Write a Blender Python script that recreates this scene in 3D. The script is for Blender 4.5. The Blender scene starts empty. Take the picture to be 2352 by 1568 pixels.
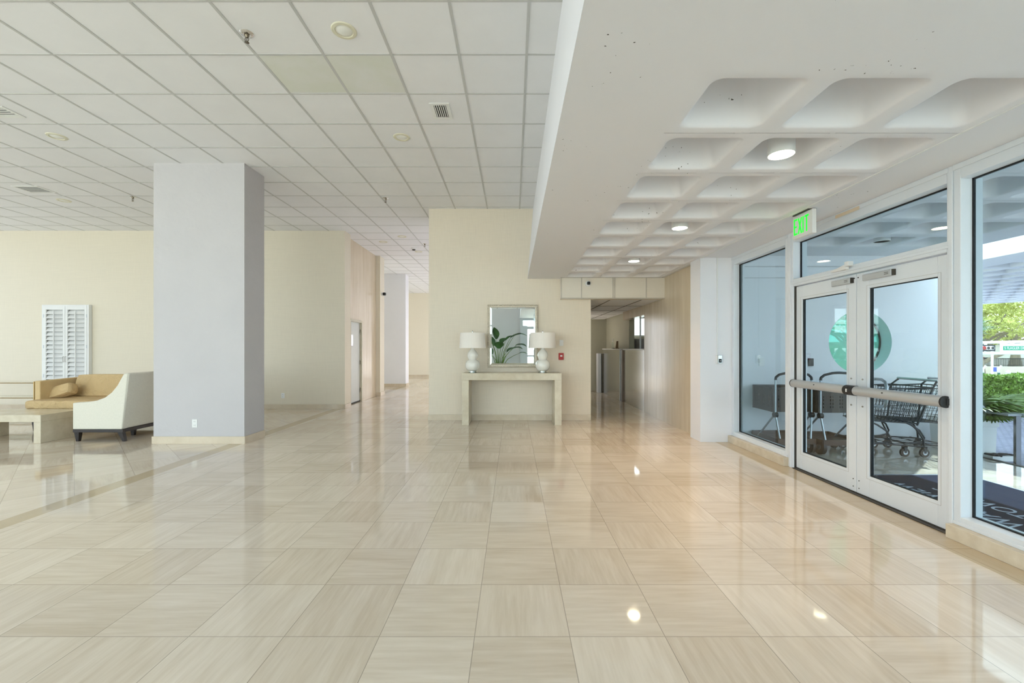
import bpy, math, random
from mathutils import Vector, Matrix
random.seed(7)
PI = math.pi
S = bpy.context.scene
COL = S.collection

# ------------------------------------------------------------------ camera
cam_d = bpy.data.cameras.new('camera')
cam = bpy.data.objects.new('camera', cam_d)
COL.objects.link(cam)
cam.location = (0, 0, 1.36)
cam.rotation_euler = (PI/2, 0, 0)
cam_d.sensor_width = 36
cam_d.lens = 36*1008/2352
cam_d.shift_x = -3/2352
cam_d.shift_y = 16/2352
cam_d.clip_start = 0.05
cam_d.clip_end = 400
S.camera = cam

# ------------------------------------------------------------------ world, sun, exposure
w = bpy.data.worlds.new('world'); S.world = w
w.use_nodes = True
bg = w.node_tree.nodes['Background']
bg.inputs[0].default_value = (0.86, 0.925, 1.0, 1)
bg.inputs[1].default_value = 3.0
sun_d = bpy.data.lights.new('sun', 'SUN')
sun_d.energy = 9.0
sun_d.angle = math.radians(0.6)
sun_d.color = (1, 0.95, 0.86)
sun = bpy.data.objects.new('sun', sun_d); COL.objects.link(sun)
dirv = Vector((0.76*math.cos(math.radians(50)), 0.65*math.cos(math.radians(50)), math.sin(math.radians(50))))
sun.rotation_euler = dirv.to_track_quat('Z', 'Y').to_euler()
S.view_settings.view_transform = 'Standard'
S.view_settings.look = 'None'
S.view_settings.gamma = 1
S.view_settings.use_curve_mapping = False
S.view_settings.exposure = 0.92

# ------------------------------------------------------------------ material helpers
def lin(c):
    return tuple((x/255/12.92 if x/255 <= 0.04045 else ((x/255+0.055)/1.055)**2.4) for x in c) + (1,)

class NT:
    def __init__(s, name):
        s.m = bpy.data.materials.new(name); s.m.use_nodes = True
        s.t = s.m.node_tree; s.b = s.t.nodes['Principled BSDF']
    def n(s, typ, **kw):
        o = s.t.nodes.new(typ)
        for k, v in kw.items(): setattr(o, k, v)
        return o
    def put(s, sock, v):
        if isinstance(v, bpy.types.NodeSocket): s.t.links.new(v, sock)
        elif v is not None: sock.default_value = v
    def math(s, op, a, b=None, c=None):
        o = s.n('ShaderNodeMath', operation=op)
        s.put(o.inputs[0], a)
        if b is not None: s.put(o.inputs[1], b)
        if c is not None: s.put(o.inputs[2], c)
        return o.outputs[0]
    def pos(s):
        g = s.n('ShaderNodeTexCoord'); return g.outputs['Object']
    def sep(s, v):
        o = s.n('ShaderNodeSeparateXYZ'); s.put(o.inputs[0], v); return o.outputs
    def comb(s, x, y, z):
        o = s.n('ShaderNodeCombineXYZ')
        for i, v in enumerate((x, y, z)): s.put(o.inputs[i], v)
        return o.outputs[0]
    def noise(s, vec, scale, detail=4, rough=0.55):
        o = s.n('ShaderNodeTexNoise'); s.put(o.inputs['Vector'], vec)
        o.inputs['Scale'].default_value = scale; o.inputs['Detail'].default_value = detail
        o.inputs['Roughness'].default_value = rough
        return o.outputs['Fac']
    def ramp(s, fac, stops):
        o = s.n('ShaderNodeValToRGB'); s.put(o.inputs[0], fac)
        e = o.color_ramp.elements
        while len(e) < len(stops): e.new(0.5)
        for i, (p, c) in enumerate(stops):
            e[i].position = p; e[i].color = c if len(c) == 4 else c + (1,)
        return o.outputs[0]
    def mix(s, fac, a, b, blend='MIX'):
        o = s.n('ShaderNodeMix', data_type='RGBA', blend_type=blend)
        s.put(o.inputs[0], fac); s.put(o.inputs[6], a); s.put(o.inputs[7], b)
        return o.outputs[2]
    def bump(s, h, strength=0.3, dist=0.01):
        o = s.n('ShaderNodeBump'); s.put(o.inputs['Height'], h)
        o.inputs['Strength'].default_value = strength; o.inputs['Distance'].default_value = dist
        s.t.links.new(o.outputs[0], s.b.inputs['Normal'])
    def scale(s, v, sc):
        o = s.n('ShaderNodeMapping'); s.put(o.inputs[0], v); o.inputs['Scale'].default_value = sc
        return o.outputs[0]

def P(name, rgb, rough=0.5, metal=0.0, var=0.06, vs=(8, 8, 8), bump=0.0, bs=60, bd=0.002, spec=None, trans=0, coat=0, emit=None, es=0):
    k = NT(name); p = k.pos()
    c = lin(rgb)
    f = k.noise(k.scale(p, vs), 1.0, 4)
    lo = tuple(x*(1-var) for x in c[:3]); hi = tuple(min(1, x*(1+var)) for x in c[:3])
    k.put(k.b.inputs['Base Color'], k.ramp(f, [(0.3, lo), (0.7, hi)]))
    k.b.inputs['Roughness'].default_value = rough
    k.b.inputs['Metallic'].default_value = metal
    if spec is not None: k.b.inputs['Specular IOR Level'].default_value = spec
    if trans: k.b.inputs['Transmission Weight'].default_value = trans
    if coat: k.b.inputs['Coat Weight'].default_value = coat
    if emit:
        k.b.inputs['Emission Color'].default_value = lin(emit); k.b.inputs['Emission Strength'].default_value = es
    if bump:
        k.bump(k.noise(p, bs, 3), bump, bd)
    return k.m

def glass(name, tint, rough=0.0, ior=1.5, spread=None):
    k = NT(name); t = k.t
    for n in list(t.nodes):
        if n.type == 'BSDF_PRINCIPLED': t.nodes.remove(n)
    out = [n for n in t.nodes if n.type == 'OUTPUT_MATERIAL'][0]
    tr = k.n('ShaderNodeBsdfTransparent'); tr.inputs[0].default_value = tint + (1,)
    gl = k.n('ShaderNodeBsdfGlossy'); gl.inputs['Roughness'].default_value = rough
    gl.inputs[0].default_value = (1, 1, 1, 1)
    lw = k.n('ShaderNodeLayerWeight'); lw.inputs[0].default_value = 0.5
    f0 = ((ior-1)/(ior+1))**2
    frs = k.math('ADD', f0, k.math('MULTIPLY', 1-f0, k.math('POWER', lw.outputs['Facing'], 5.0)))
    mx = k.n('ShaderNodeMixShader')
    k.put(mx.inputs[0], frs); t.links.new(tr.outputs[0], mx.inputs[1]); t.links.new(gl.outputs[0], mx.inputs[2])
    last = mx.outputs[0]
    if spread:
        df = k.n('ShaderNodeBsdfTranslucent'); df.inputs[0].default_value = spread[1] + (1,)
        m2 = k.n('ShaderNodeMixShader'); m2.inputs[0].default_value = spread[0]
        t.links.new(last, m2.inputs[1]); t.links.new(df.outputs[0], m2.inputs[2]); last = m2.outputs[0]
    t.links.new(last, out.inputs[0])
    return k.m

# floor: 45 cm polished stone tiles with a border strip and a diagonal field on the left
def floor_material(name, light, dark, outdoor=False):
    k = NT(name); x, y, z = k.sep(k.pos())
    def field(u, v, seed):
        iu = k.math('FLOOR', u); iv = k.math('FLOOR', v)
        fu = k.math('SUBTRACT', u, iu); fv = k.math('SUBTRACT', v, iv)
        wn = k.n('ShaderNodeTexWhiteNoise', noise_dimensions='3D'); k.put(wn.inputs[0], k.comb(iu, iv, seed))
        r = wn.outputs['Value']
        wn2 = k.n('ShaderNodeTexWhiteNoise', noise_dimensions='3D'); k.put(wn2.inputs[0], k.comb(iv, iu, seed+9.3))
        r2 = wn2.outputs['Value']
        par = k.math('MODULO', k.math('ABSOLUTE', k.math('ADD', iu, iv)), 2.0)
        flip = k.math('GREATER_THAN', k.math('ADD', k.math('MULTIPLY', par, 0.35), k.math('MULTIPLY', r2, 0.75)), 0.5)
        a = k.math('ADD', k.math('MULTIPLY', u, flip), k.math('MULTIPLY', v, k.math('SUBTRACT', 1.0, flip)))
        b = k.math('ADD', k.math('MULTIPLY', v, flip), k.math('MULTIPLY', u, k.math('SUBTRACT', 1.0, flip)))
        grain = k.noise(k.comb(k.math('MULTIPLY', a, 1.3), k.math('MULTIPLY', b, 17.0), k.math('MULTIPLY', r, 70.0)), 1.0, 6, 0.62)
        soft = k.noise(k.comb(k.math('MULTIPLY', a, 0.8), k.math('MULTIPLY', b, 4.5), k.math('MULTIPLY', r2, 40.0)), 1.0, 3)
        e = k.math('MINIMUM', k.math('MINIMUM', fu, k.math('SUBTRACT', 1.0, fu)), k.math('MINIMUM', fv, k.math('SUBTRACT', 1.0, fv)))
        j = k.math('LESS_THAN', e, 0.0045)
        return r, grain, soft, j
    u = k.math('DIVIDE', k.math('SUBTRACT', x, -0.183), 0.450)
    v = k.math('DIVIDE', k.math('SUBTRACT', y, 2.072), 0.455)
    A = field(u, v, 1.0)
    s2 = 0.7071/0.46
    ud = k.math('MULTIPLY', k.math('ADD', x, k.math('MULTIPLY', y, 1.0)), s2)
    vd = k.math('MULTIPLY', k.math('SUBTRACT', x, y), s2)
    B = field(ud, vd, 5.0)
    isd = k.math('LESS_THAN', x, -4.05)
    def sel(a, b):
        return k.math('ADD', k.math('MULTIPLY', a, k.math('SUBTRACT', 1.0, isd)), k.math('MULTIPLY', b, isd))
    r, gr, so, jt = [sel(a, b) for a, b in zip(A, B)]
    fac = k.math('ADD', k.math('MULTIPLY', gr, 0.55), k.math('ADD', k.math('MULTIPLY', so, 0.42), k.math('MULTIPLY', k.math('SUBTRACT', r, 0.5), 0.20)))
    L = lin(light)[:3]; D = lin(dark)[:3]
    mid = tuple((a+b)/2 for a, b in zip(L, D))
    c = k.ramp(fac, [(0.28, D), (0.47, mid), (0.68, L)])
    b1 = k.math('MULTIPLY', k.math('GREATER_THAN', x, -4.05), k.math('LESS_THAN', x, -3.86))
    b2 = k.math('GREATER_THAN', x, 2.93)
    band = k.math('ADD', b1, k.math('MULTIPLY', b2, 0.0 if outdoor else 0.75))
    c = k.mix(band, c, k.mix(k.math('MULTIPLY', k.noise(k.pos(), 5.0, 5), 0.5), lin((184, 166, 136)), lin((208, 190, 160))))
    c = k.mix(k.math('MULTIPLY', k.math('MULTIPLY', jt, k.math('SUBTRACT', 1.0, b1)), 0.5), c, lin((110, 96, 78)))
    k.put(k.b.inputs['Base Color'], c)
    k.put(k.b.inputs['Roughness'], k.math('ADD', 0.025, k.math('MULTIPLY', k.noise(k.pos(), 2.2, 3), 0.05)))
    k.b.inputs['Specular IOR Level'].default_value = 0.62
    k.bump(k.math('SUBTRACT', k.noise(k.pos(), 1.3, 2), k.math('MULTIPLY', jt, 0.4)), 0.03, 0.004)
    return k.m

def travertine(name, light, dark, axis='z', rough=0.15, sc=1.0):
    k = NT(name); p = k.pos()
    sc3 = {'z': (9*sc, 9*sc, 0.8*sc), 'x': (0.9*sc, 7*sc, 9*sc), 'y': (9*sc, 0.8*sc, 9*sc), 'i': (4*sc, 4*sc, 4*sc)}[axis]
    g = k.noise(k.scale(p, sc3), 1.0, 6, 0.6)
    h = k.noise(k.scale(p, (1.1, 1.1, 1.1)), 1.0, 3)
    f = k.math('ADD', k.math('MULTIPLY', g, 0.6), k.math('MULTIPLY', h, 0.4))
    k.put(k.b.inputs['Base Color'], k.ramp(f, [(0.28, lin(dark)), (0.66, lin(light))]))
    k.b.inputs['Roughness'].default_value = rough
    return k.m

def grasscloth(name, rgb, amp=0.07):
    k = NT(name); p = k.pos()
    h = k.noise(k.scale(p, (3, 3, 260)), 1.0, 3)
    v = k.noise(k.scale(p, (260, 260, 4)), 1.0, 3)
    f = k.math('ADD', k.math('MULTIPLY', h, 0.5), k.math('MULTIPLY', v, 0.5))
    c = lin(rgb)[:3]
    k.put(k.b.inputs['Base Color'], k.ramp(f, [(0.35, tuple(q*(1-amp) for q in c)), (0.65, tuple(q*(1+amp) for q in c))]))
    k.b.inputs['Roughness'].default_value = 0.7
    k.bump(f, 0.15, 0.002)
    return k.m

M = {}
M['ceil_tile'] = P('mineral_tile', (238, 238, 240), 0.9, var=0.015, vs=(3, 3, 3), bump=0.25, bs=220, bd=0.002)
M['tbar'] = P('painted_grid', (198, 198, 197), 0.5, var=0.01)
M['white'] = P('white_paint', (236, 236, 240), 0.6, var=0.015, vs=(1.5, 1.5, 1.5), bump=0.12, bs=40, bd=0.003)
_k = NT('flaking_white_paint'); _p = _k.pos()
_a = _k.math('MULTIPLY', _k.math('GREATER_THAN', _k.noise(_p, 34, 3), 0.70), _k.math('GREATER_THAN', _k.noise(_p, 1.7, 2), 0.585))
_k.put(_k.b.inputs['Base Color'], _k.mix(_a, lin((236, 236, 240)), lin((70, 66, 60)))); _k.b.inputs['Roughness'].default_value = 0.6
_k.bump(_k.noise(_p, 40, 3), 0.12, 0.003); M['flaked'] = _k.m
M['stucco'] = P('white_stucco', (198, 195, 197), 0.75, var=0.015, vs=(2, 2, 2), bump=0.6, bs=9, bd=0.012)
M['cream_wall'] = grasscloth('cream_wallcover', (230, 221, 202), 0.04)
M['grass'] = grasscloth('grasscloth', (232, 221, 203), 0.06)
M['green_wall'] = P('grey_green_paint', (190, 188, 170), 0.7, var=0.02)
M['floor'] = floor_material('polished_stone_tile', (230, 219, 204), (206, 191, 171))
M['floor_out'] = floor_material('outdoor_stone_tile', (196, 190, 178), (160, 153, 142), True)
M['base'] = travertine('skirting_stone', (222, 209, 188), (198, 181, 155), 'i', 0.2)
M['curb'] = travertine('curb_stone', (226, 216, 196), (200, 184, 158), 'i', 0.25, 2)
M['marble_wall'] = travertine('veined_marble', (224, 210, 186), (200, 182, 154), 'z', 0.2)
M['table_stone'] = travertine('table_travertine', (222, 212, 190), (192, 178, 150), 'i', 0.22, 1.6)
M['frame'] = P('white_aluminium', (226, 232, 238), 0.35, var=0.01)
M['gasket'] = P('black_gasket', (12, 14, 16), 0.6, var=0.02)
M['glass'] = glass('window_glass', (0.68, 0.77, 0.79), 0, 1.55)
M['clear'] = glass('clear_glass', (0.93, 0.97, 0.95), 0, 1.5)
M['tinted'] = glass('solar_glass', (0.60, 0.62, 0.64), 0, 1.5)
M['frosted'] = glass('frosted_glass', (0.5, 0.5, 0.5), 0.3, 1.5, (0.92, (0.62, 0.62, 0.64)))
M['teal'] = glass('teal_glass', (0.10, 0.34, 0.28), 0.05, 1.4, (0.55, (0.09, 0.26, 0.22)))
M['alu'] = P('brushed_aluminium', (196, 200, 204), 0.38, 0.55, var=0.03, vs=(80, 2, 80))
M['steel'] = P('polished_steel', (190, 190, 188), 0.16, 0.9, var=0.03)
M['chrome'] = P('chrome', (220, 220, 220), 0.08, 1.0, var=0.01)
M['dark_chrome'] = P('darkened_chrome', (120, 110, 95), 0.25, 0.9, var=0.05)
M['black'] = P('black_plastic', (26, 26, 28), 0.4, var=0.1)
M['plastic'] = P('white_plastic', (236, 236, 234), 0.4, var=0.01)
M['aged'] = P('aged_cream_enamel', (222, 218, 196), 0.45, var=0.02)
M['red'] = P('red_plastic', (176, 26, 22), 0.4, var=0.05)
M['green_letters'] = P('exit_green', (30, 235, 60), 0.5, var=0.01, emit=(20, 235, 50), es=0.45)
M['mat'] = P('navy_carpet', (20, 32, 54), 1.0, var=0.25, spec=0.05, vs=(90, 90, 90), bump=0.5, bs=300, bd=0.003)
M['mat_text'] = P('pale_carpet_pile', (172, 184, 200), 0.95, var=0.1, vs=(90, 90, 90))
M['tan'] = P('tan_fabric', (206, 178, 132), 0.85, var=0.06, vs=(5, 5, 5), bump=0.9, bs=9, bd=0.05)
M['tan_ins'] = P('tan_fabric_panel', (214, 188, 142), 0.85, var=0.05, bump=0.1, bs=90)
M['cream_fabric'] = P('cream_woven_fabric', (226, 222, 208), 0.85, var=0.05, vs=(90, 90, 40), bump=0.4, bs=160, bd=0.003)
M['wood_dark'] = P('ebonised_wood', (34, 26, 22), 0.35, var=0.2, vs=(3, 3, 40))
M['brass'] = P('aged_brass', (150, 124, 78), 0.3, 0.9, var=0.05)
M['ceramic'] = P('glazed_ceramic', (240, 238, 230), 0.12, var=0.01, coat=0.5)
M['shade'] = P('silk_lampshade', (244, 238, 230), 0.7, var=0.02, vs=(60, 60, 1))
M['mirror'] = P('silvered_mirror', (236, 242, 240), 0.01, 1.0, var=0.0)
M['mframe'] = P('distressed_silver_frame', (212, 202, 184), 0.4, 0.2, var=0.25, vs=(70, 70, 70), bump=0.8, bs=90, bd=0.006)
M['leaf'] = P('leaf_green', (48, 92, 38), 0.35, var=0.4, vs=(4, 4, 4))
M['leaf_palm'] = P('palm_green', (104, 136, 50), 0.4, var=0.4, vs=(3, 3, 3))
M['leaf_blue'] = P('bluish_palm_green', (96, 146, 112), 0.45, var=0.3, vs=(3, 3, 3))
M['leaf_yellow'] = P('yellow_green_leaf', (186, 190, 104), 0.6, var=0.35, vs=(.6, .6, .6))
M['hedge'] = P('hedge_green', (112, 144, 48), 0.5, var=0.45, vs=(5, 5, 5))
M['bark'] = P('grey_bark', (140, 128, 108), 0.9, var=0.2, vs=(4, 4, 1), bump=0.5, bs=8, bd=0.05)
M['soil'] = P('soil', (60, 48, 38), 0.95, var=0.3)
M['rock'] = P('black_lava_rock', (34, 33, 35), 0.8, var=0.4, vs=(20, 20, 20), bump=0.6, bs=30)
M['asphalt'] = P('asphalt', (120, 120, 118), 0.9, var=0.1)
M['concrete'] = P('pale_concrete', (206, 202, 190), 0.85, var=0.06, vs=(2, 2, 2))
M['sand'] = P('dry_mulch', (176, 146, 106), 0.95, var=0.15)
M['cart_dark'] = P('charcoal_coated_wire', (46, 50, 56), 0.4, 0.3, var=0.1)
M['cart_brown'] = P('dark_brown_plastic', (38, 33, 31), 0.45, var=0.15)
M['cart_silver'] = P('silver_tube', (182, 186, 190), 0.3, 0.8, var=0.03)
M['rubber'] = P('grey_rubber', (72, 66, 62), 0.7, var=0.1)
M['sign_green'] = P('street_sign_green', (0, 150, 110), 0.5, var=0.02)
M['red_dark'] = P('faded_red_paint', (170, 50, 44), 0.6, var=0.1)
M['blue'] = P('blue_paint', (70, 90, 170), 0.6, var=0.05)
M['green_post'] = P('dark_green_paint', (30, 96, 70), 0.6, var=0.05)
M['metal_dark'] = P('dark_metal', (70, 66, 60), 0.5, 0.3, var=0.05)  # dark metal for strips, frames and small fittings
M['stain'] = P('rusty_stained_paint', (222, 205, 180), 0.5, var=0.05)
M['lens'] = P('frosted_lens', (238, 238, 232), 0.5, var=0.0)
k = NT('lit_lens'); k.put(k.b.inputs['Emission Color'], (1, 0.9, 0.68, 1)); k.b.inputs['Emission Strength'].default_value = 9
k.put(k.b.inputs['Base Color'], (0.9, 0.9, 0.85, 1)); M['lit'] = k.m
# pavers: small interlocking blue-grey blocks
k = NT('blue_grey_pavers'); br = k.n('ShaderNodeTexBrick'); k.put(br.inputs['Vector'], k.pos())
br.inputs['Scale'].default_value = 5.0; br.inputs['Mortar Size'].default_value = 0.03
br.inputs['Color1'].default_value = lin((150, 152, 176)); br.inputs['Color2'].default_value = lin((172, 174, 192)); br.inputs['Mortar'].default_value = lin((112, 114, 136))
k.put(k.b.inputs['Base Color'], br.outputs[0]); k.b.inputs['Roughness'].default_value = 0.7; M['pavers'] = k.m

# ------------------------------------------------------------------ mesh helpers
class MB:
    def __init__(s): s.v = []; s.f = []
    def add(s, vs, fs):
        o = len(s.v); s.v += [tuple(q) for q in vs]; s.f += [tuple(i+o for i in f) for f in fs]; return s
    def box(s, x0, x1, y0, y1, z0, z1):
        if x0 > x1: x0, x1 = x1, x0
        if y0 > y1: y0, y1 = y1, y0
        if z0 > z1: z0, z1 = z1, z0
        v = [(x, y, z) for z in (z0, z1) for y in (y0, y1) for x in (x0, x1)]
        return s.add(v, [(0, 2, 3, 1), (4, 5, 7, 6), (0, 1, 5, 4), (2, 6, 7, 3), (0, 4, 6, 2), (1, 3, 7, 5)])
    def hexa(s, b, t):
        return s.add(list(b)+list(t), [(3, 2, 1, 0), (4, 5, 6, 7), (0, 1, 5, 4), (1, 2, 6, 5), (2, 3, 7, 6), (3, 0, 4, 7)])
    def quad(s, a, b, c, d): return s.add([a, b, c, d], [(0, 1, 2, 3)])
    def tube(s, path, r, n=10, closed=False):
        path = [Vector(p) for p in path]; N = len(path); rings = []
        rr = r if isinstance(r, (list, tuple)) else [r]*N
        prev = None
        for i, p in enumerate(path):
            if closed: d = path[(i+1) % N]-path[i-1]
            else: d = path[min(i+1, N-1)]-path[max(i-1, 0)]
            d.normalize()
            if prev is None:
                a = Vector((0, 0, 1)) if abs(d.z) < 0.9 else Vector((1, 0, 0))
                u = d.cross(a).normalized()
            else:
                u = (prev - d*prev.dot(d)); u = u.normalized() if u.length > 1e-6 else d.orthogonal().normalized()
            prev = u; w_ = d.cross(u)
            rings.append([p+(u*math.cos(2*PI*j/n)+w_*math.sin(2*PI*j/n))*rr[i] for j in range(n)])
        vs = [q for ring in rings for q in ring]; fs = []
        for i in range(N if closed else N-1):
            a = i*n; b = ((i+1) % N)*n
            for j in range(n): fs.append((a+j, a+(j+1) % n, b+(j+1) % n, b+j))
        if not closed:
            fs.append(tuple(range(n))[::-1]); fs.append(tuple((N-1)*n+j for j in range(n)))
        return s.add(vs, fs)
    def lathe(s, prof, c=(0, 0, 0), n=32, cap=True):
        vs = []; fs = []
        for r, z in prof:
            for j in range(n): vs.append((c[0]+r*math.cos(2*PI*j/n), c[1]+r*math.sin(2*PI*j/n), c[2]+z))
        for i in range(len(prof)-1):
            for j in range(n):
                a = i*n+j; b = i*n+(j+1) % n; fs.append((a, b, b+n, a+n))
        if cap:
            fs.append(tuple(range(n))[::-1]); fs.append(tuple((len(prof)-1)*n+j for j in range(n)))
        return s.add(vs, fs)
    def prism(s, pts, axis, a, b):
        # pts: 2D outline, extruded along axis from a to b
        def mk(p, t):
            return {'x': (t, p[0], p[1]), 'y': (p[0], t, p[1]), 'z': (p[0], p[1], t)}[axis]
        n = len(pts)
        vs = [mk(p, a) for p in pts]+[mk(p, b) for p in pts]
        return s.add(vs, [tuple(range(n))[::-1], tuple(range(n, 2*n))]+[(i, (i+1) % n, (i+1) % n+n, i+n) for i in range(n)])
    def pillow(s, c, h, e=0.35, n=12, mat=None):
        # super-ellipsoid: soft box, half sizes h
        vs = []; idx = {}
        fs = []
        def vert(d):
            L = d.length; d = d/L
            q = Vector([math.copysign(abs(t)**e, t) for t in d])
            mx = max(abs(t) for t in q); q = q/ (mx**0.55)
            q = Vector((q.x*h[0], q.y*h[1], q.z*h[2]))
            if mat: q = mat @ q
            return q+Vector(c)
        for ax in range(3):
            for sg in (-1, 1):
                grid = []
                for i in range(n+1):
                    row = []
                    for j in range(n+1):
                        a = math.tan((i/n-0.5)*PI/2); b = math.tan((j/n-0.5)*PI/2)
                        d = [0, 0, 0]; d[ax] = sg; d[(ax+1) % 3] = a; d[(ax+2) % 3] = b*sg
                        key = tuple(round(t, 4) for t in Vector(d).normalized())
                        if key not in idx: idx[key] = len(vs); vs.append(vert(Vector(d)))
                        row.append(idx[key])
                    grid.append(row)
                for i in range(n):
                    for j in range(n): fs.append((grid[i][j], grid[i+1][j], grid[i+1][j+1], grid[i][j+1]))
        return s.add(vs, fs)

def mesh(name, mb, m, smooth=False, off=(0, 0, 0)):
    me = bpy.data.meshes.new(name)
    ox, oy, oz = off
    me.from_pydata([(a-ox, b-oy, c-oz) for a, b, c in mb.v], [], mb.f)
    me.validate(); me.update()
    me.materials.append(m)
    if smooth:
        me.polygons.foreach_set('use_smooth', [True]*len(me.polygons))
        try: me.set_sharp_from_angle(angle=math.radians(40))
        except Exception: pass
    return me

def obj(name, mb, m, parent=None, smooth=False, bevel=0, seg=2, label=None, local=False):
    off = (0, 0, 0)
    if parent is not None and not local:
        off = parent.location if parent.parent is None else tuple(a+b for a, b in zip(parent.location, parent.parent.location))
    o = bpy.data.objects.new(name, mesh(name, mb, m, smooth, off))
    COL.objects.link(o)
    if parent is not None: o.parent = parent
    if bevel:
        b = o.modifiers.new('bevel', 'BEVEL'); b.width = bevel; b.segments = seg; b.limit_method = 'ANGLE'; b.angle_limit = math.radians(40)
    if label: o['label'] = label
    return o

def tag(o, label=None, cat=None, group=None, kind=None):
    if label: o['label'] = label
    if cat: o['category'] = cat
    if group: o['group'] = group
    if kind: o['kind'] = kind
    return o

def thing(name, label, cat, loc=(0, 0, 0), group=None, rz=0):
    o = bpy.data.objects.new(name, None); COL.objects.link(o)
    o.location = loc; o.rotation_euler = (0, 0, rz); o.empty_display_size = 0.1
    return tag(o, label, cat, group)

def root(name, loc=(0, 0, 0)):
    o = bpy.data.objects.new(name, None); COL.objects.link(o); o.location = loc; o['kind'] = 'structure'
    return o

def struct(name, mb, m, parent=None, **kw):
    o = obj(name, mb, m, parent, **kw)
    if parent is None: o['kind'] = 'structure'
    return o

def dup(o, parent=None):
    c = o.copy(); COL.objects.link(c)
    if parent is not None: c.parent = parent
    for ch in list(o.children): dup(ch, c)
    return c

def arc(c, r, a0, a1, n, plane='xz'):
    out = []
    for i in range(n+1):
        a = math.radians(a0+(a1-a0)*i/n); u = r*math.cos(a); v = r*math.sin(a)
        out.append({'xz': (c[0]+u, c[1], c[2]+v), 'yz': (c[0], c[1]+u, c[2]+v), 'xy': (c[0]+u, c[1]+v, c[2])}[plane])
    return out

def text_mesh(s, size, extrude=0.002):
    cu = bpy.data.curves.new('txt', 'FONT'); cu.body = s; cu.size = size; cu.extrude = extrude
    cu.align_x = 'CENTER'; cu.align_y = 'CENTER'
    o = bpy.data.objects.new('txt', cu); COL.objects.link(o)
    dg = bpy.context.evaluated_depsgraph_get()
    me = bpy.data.meshes.new_from_object(o.evaluated_get(dg))
    mb = MB(); mb.add([tuple(v.co) for v in me.vertices], [tuple(p.vertices) for p in me.polygons])
    bpy.data.objects.remove(o); bpy.data.meshes.remove(me)
    return mb

def xform(mb, mat):
    mb.v = [tuple(mat @ Vector(p)) for p in mb.v]; return mb

CZ = 4.007      # tiled ceiling
LZ = 2.68       # coffered ceiling
GX = 3.27       # glazing line

# ================================================================== SHELL
struct('floor', MB().box(-13, 3.19, -2.6, 22, -0.2, 0).box(3.19, 3.6, 6.4, 14.5, -0.2, 0), M['floor'])
# tiled ceiling and its exposed grid
struct('ceiling', MB().box(-13, 0.40, -2.6, 21.2, CZ, CZ+0.15), M['ceil_tile'])
g = MB()
x = 0.12
while x > -13:
    g.box(x-0.012, x+0.012, -2.6, 21, CZ-0.004, CZ+0.01); x -= 0.6096
y = 3.343-0.6096*9
while y < 21:
    g.box(-13, 0.38, y-0.009, y+0.009, CZ-0.0035, CZ+0.01); y += 0.6096
struct('trim_1', g, M['tbar'])

# coffered low ceiling
def coffered(mb, xs, ys, w_, zb, depth, x_lo, x_hi, y_lo, y_hi, th=0.42):
    """flat soffit at zb with tapered rounded pans; xs, ys are near corners of the pans"""
    pitch = xs[1]-xs[0]; rib = (pitch-w_)/2
    def rr(cx, cy, h, r, n=6):
        out = []
        for q, (sx, sy) in enumerate(((1, 1), (-1, 1), (-1, -1), (1, -1))):
            for i in range(n+1):
                a = math.radians(90*q+90*i/n)
                out.append((cx+sx*(h-r)+r*math.cos(a), cy+sy*(h-r)+r*math.sin(a)))
        return out
    for x0 in xs:
        for y0 in ys:
            cx, cy = x0+w_/2, y0+w_/2
            loops = []
            h = w_/2; H = pitch/2
            outer = []
            for q, (sx, sy) in enumerate(((1, 1), (-1, 1), (-1, -1), (1, -1))):
                for i in range(7):
                    a = math.radians(90*q+90*i/6); c, s = math.cos(a), math.sin(a)
                    t = H/max(abs(c), abs(s)); outer.append((cx+c*t, cy+s*t))
            loops.append([(p[0], p[1], zb) for p in outer])
            # corners of the outer loop are exact at 45 degrees
            for (dh, dz, r) in ((-0.006, 0, 0.06), (0.006, 0.004, 0.06), (0.018, 0.022, 0.06), (0.040, 0.08, 0.065), (0.070, 0.17, 0.07), (0.098, 0.245, 0.075), (0.125, depth-0.008, 0.07), (0.155, depth+0.01, 0.05)):
                loops.append([(p[0], p[1], zb+dz) for p in rr(cx, cy, h-dh, min(r, h-dh-0.01))])
            n = len(loops[0]); vs = [v for l in loops for v in l]; fs = []
            for i in range(len(loops)-1):
                for j in range(n):
                    fs.append((i*n+j, i*n+(j+1) % n, (i+1)*n+(j+1) % n, (i+1)*n+j))
            fs.append(tuple((len(loops)-1)*n+j for j in range(n)))
            mb.add(vs, fs)
    X0, X1 = xs[0]-rib, xs[-1]+w_+rib; Y0, Y1 = ys[0]-rib, ys[-1]+w_+rib
    for a, b, c, d in ((x_lo, X0, y_lo, y_hi), (X1, x_hi, y_lo, y_hi), (X0, X1, y_lo, Y0), (X0, X1, Y1, y_hi)):
        if b-a > 1e-4 and d-c > 1e-4: mb.quad((a, c, zb), (a, d, zb), (b, d, zb), (b, c, zb))
    # roof slab over the pans
    mb.box(x_lo+0.15, x_hi, y_lo, y_hi, zb+th, zb+th+0.3)
    return mb
XS = [0.98, 1.587, 2.194]; YS = [2.145+0.61*i for i in range(10)]
cf = coffered(MB(), XS, YS, 0.485, LZ, 0.30, 0.27, 3.19, -2.6, 8.37)
o = struct('ceiling', cf, M['flaked'], smooth=True)
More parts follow.
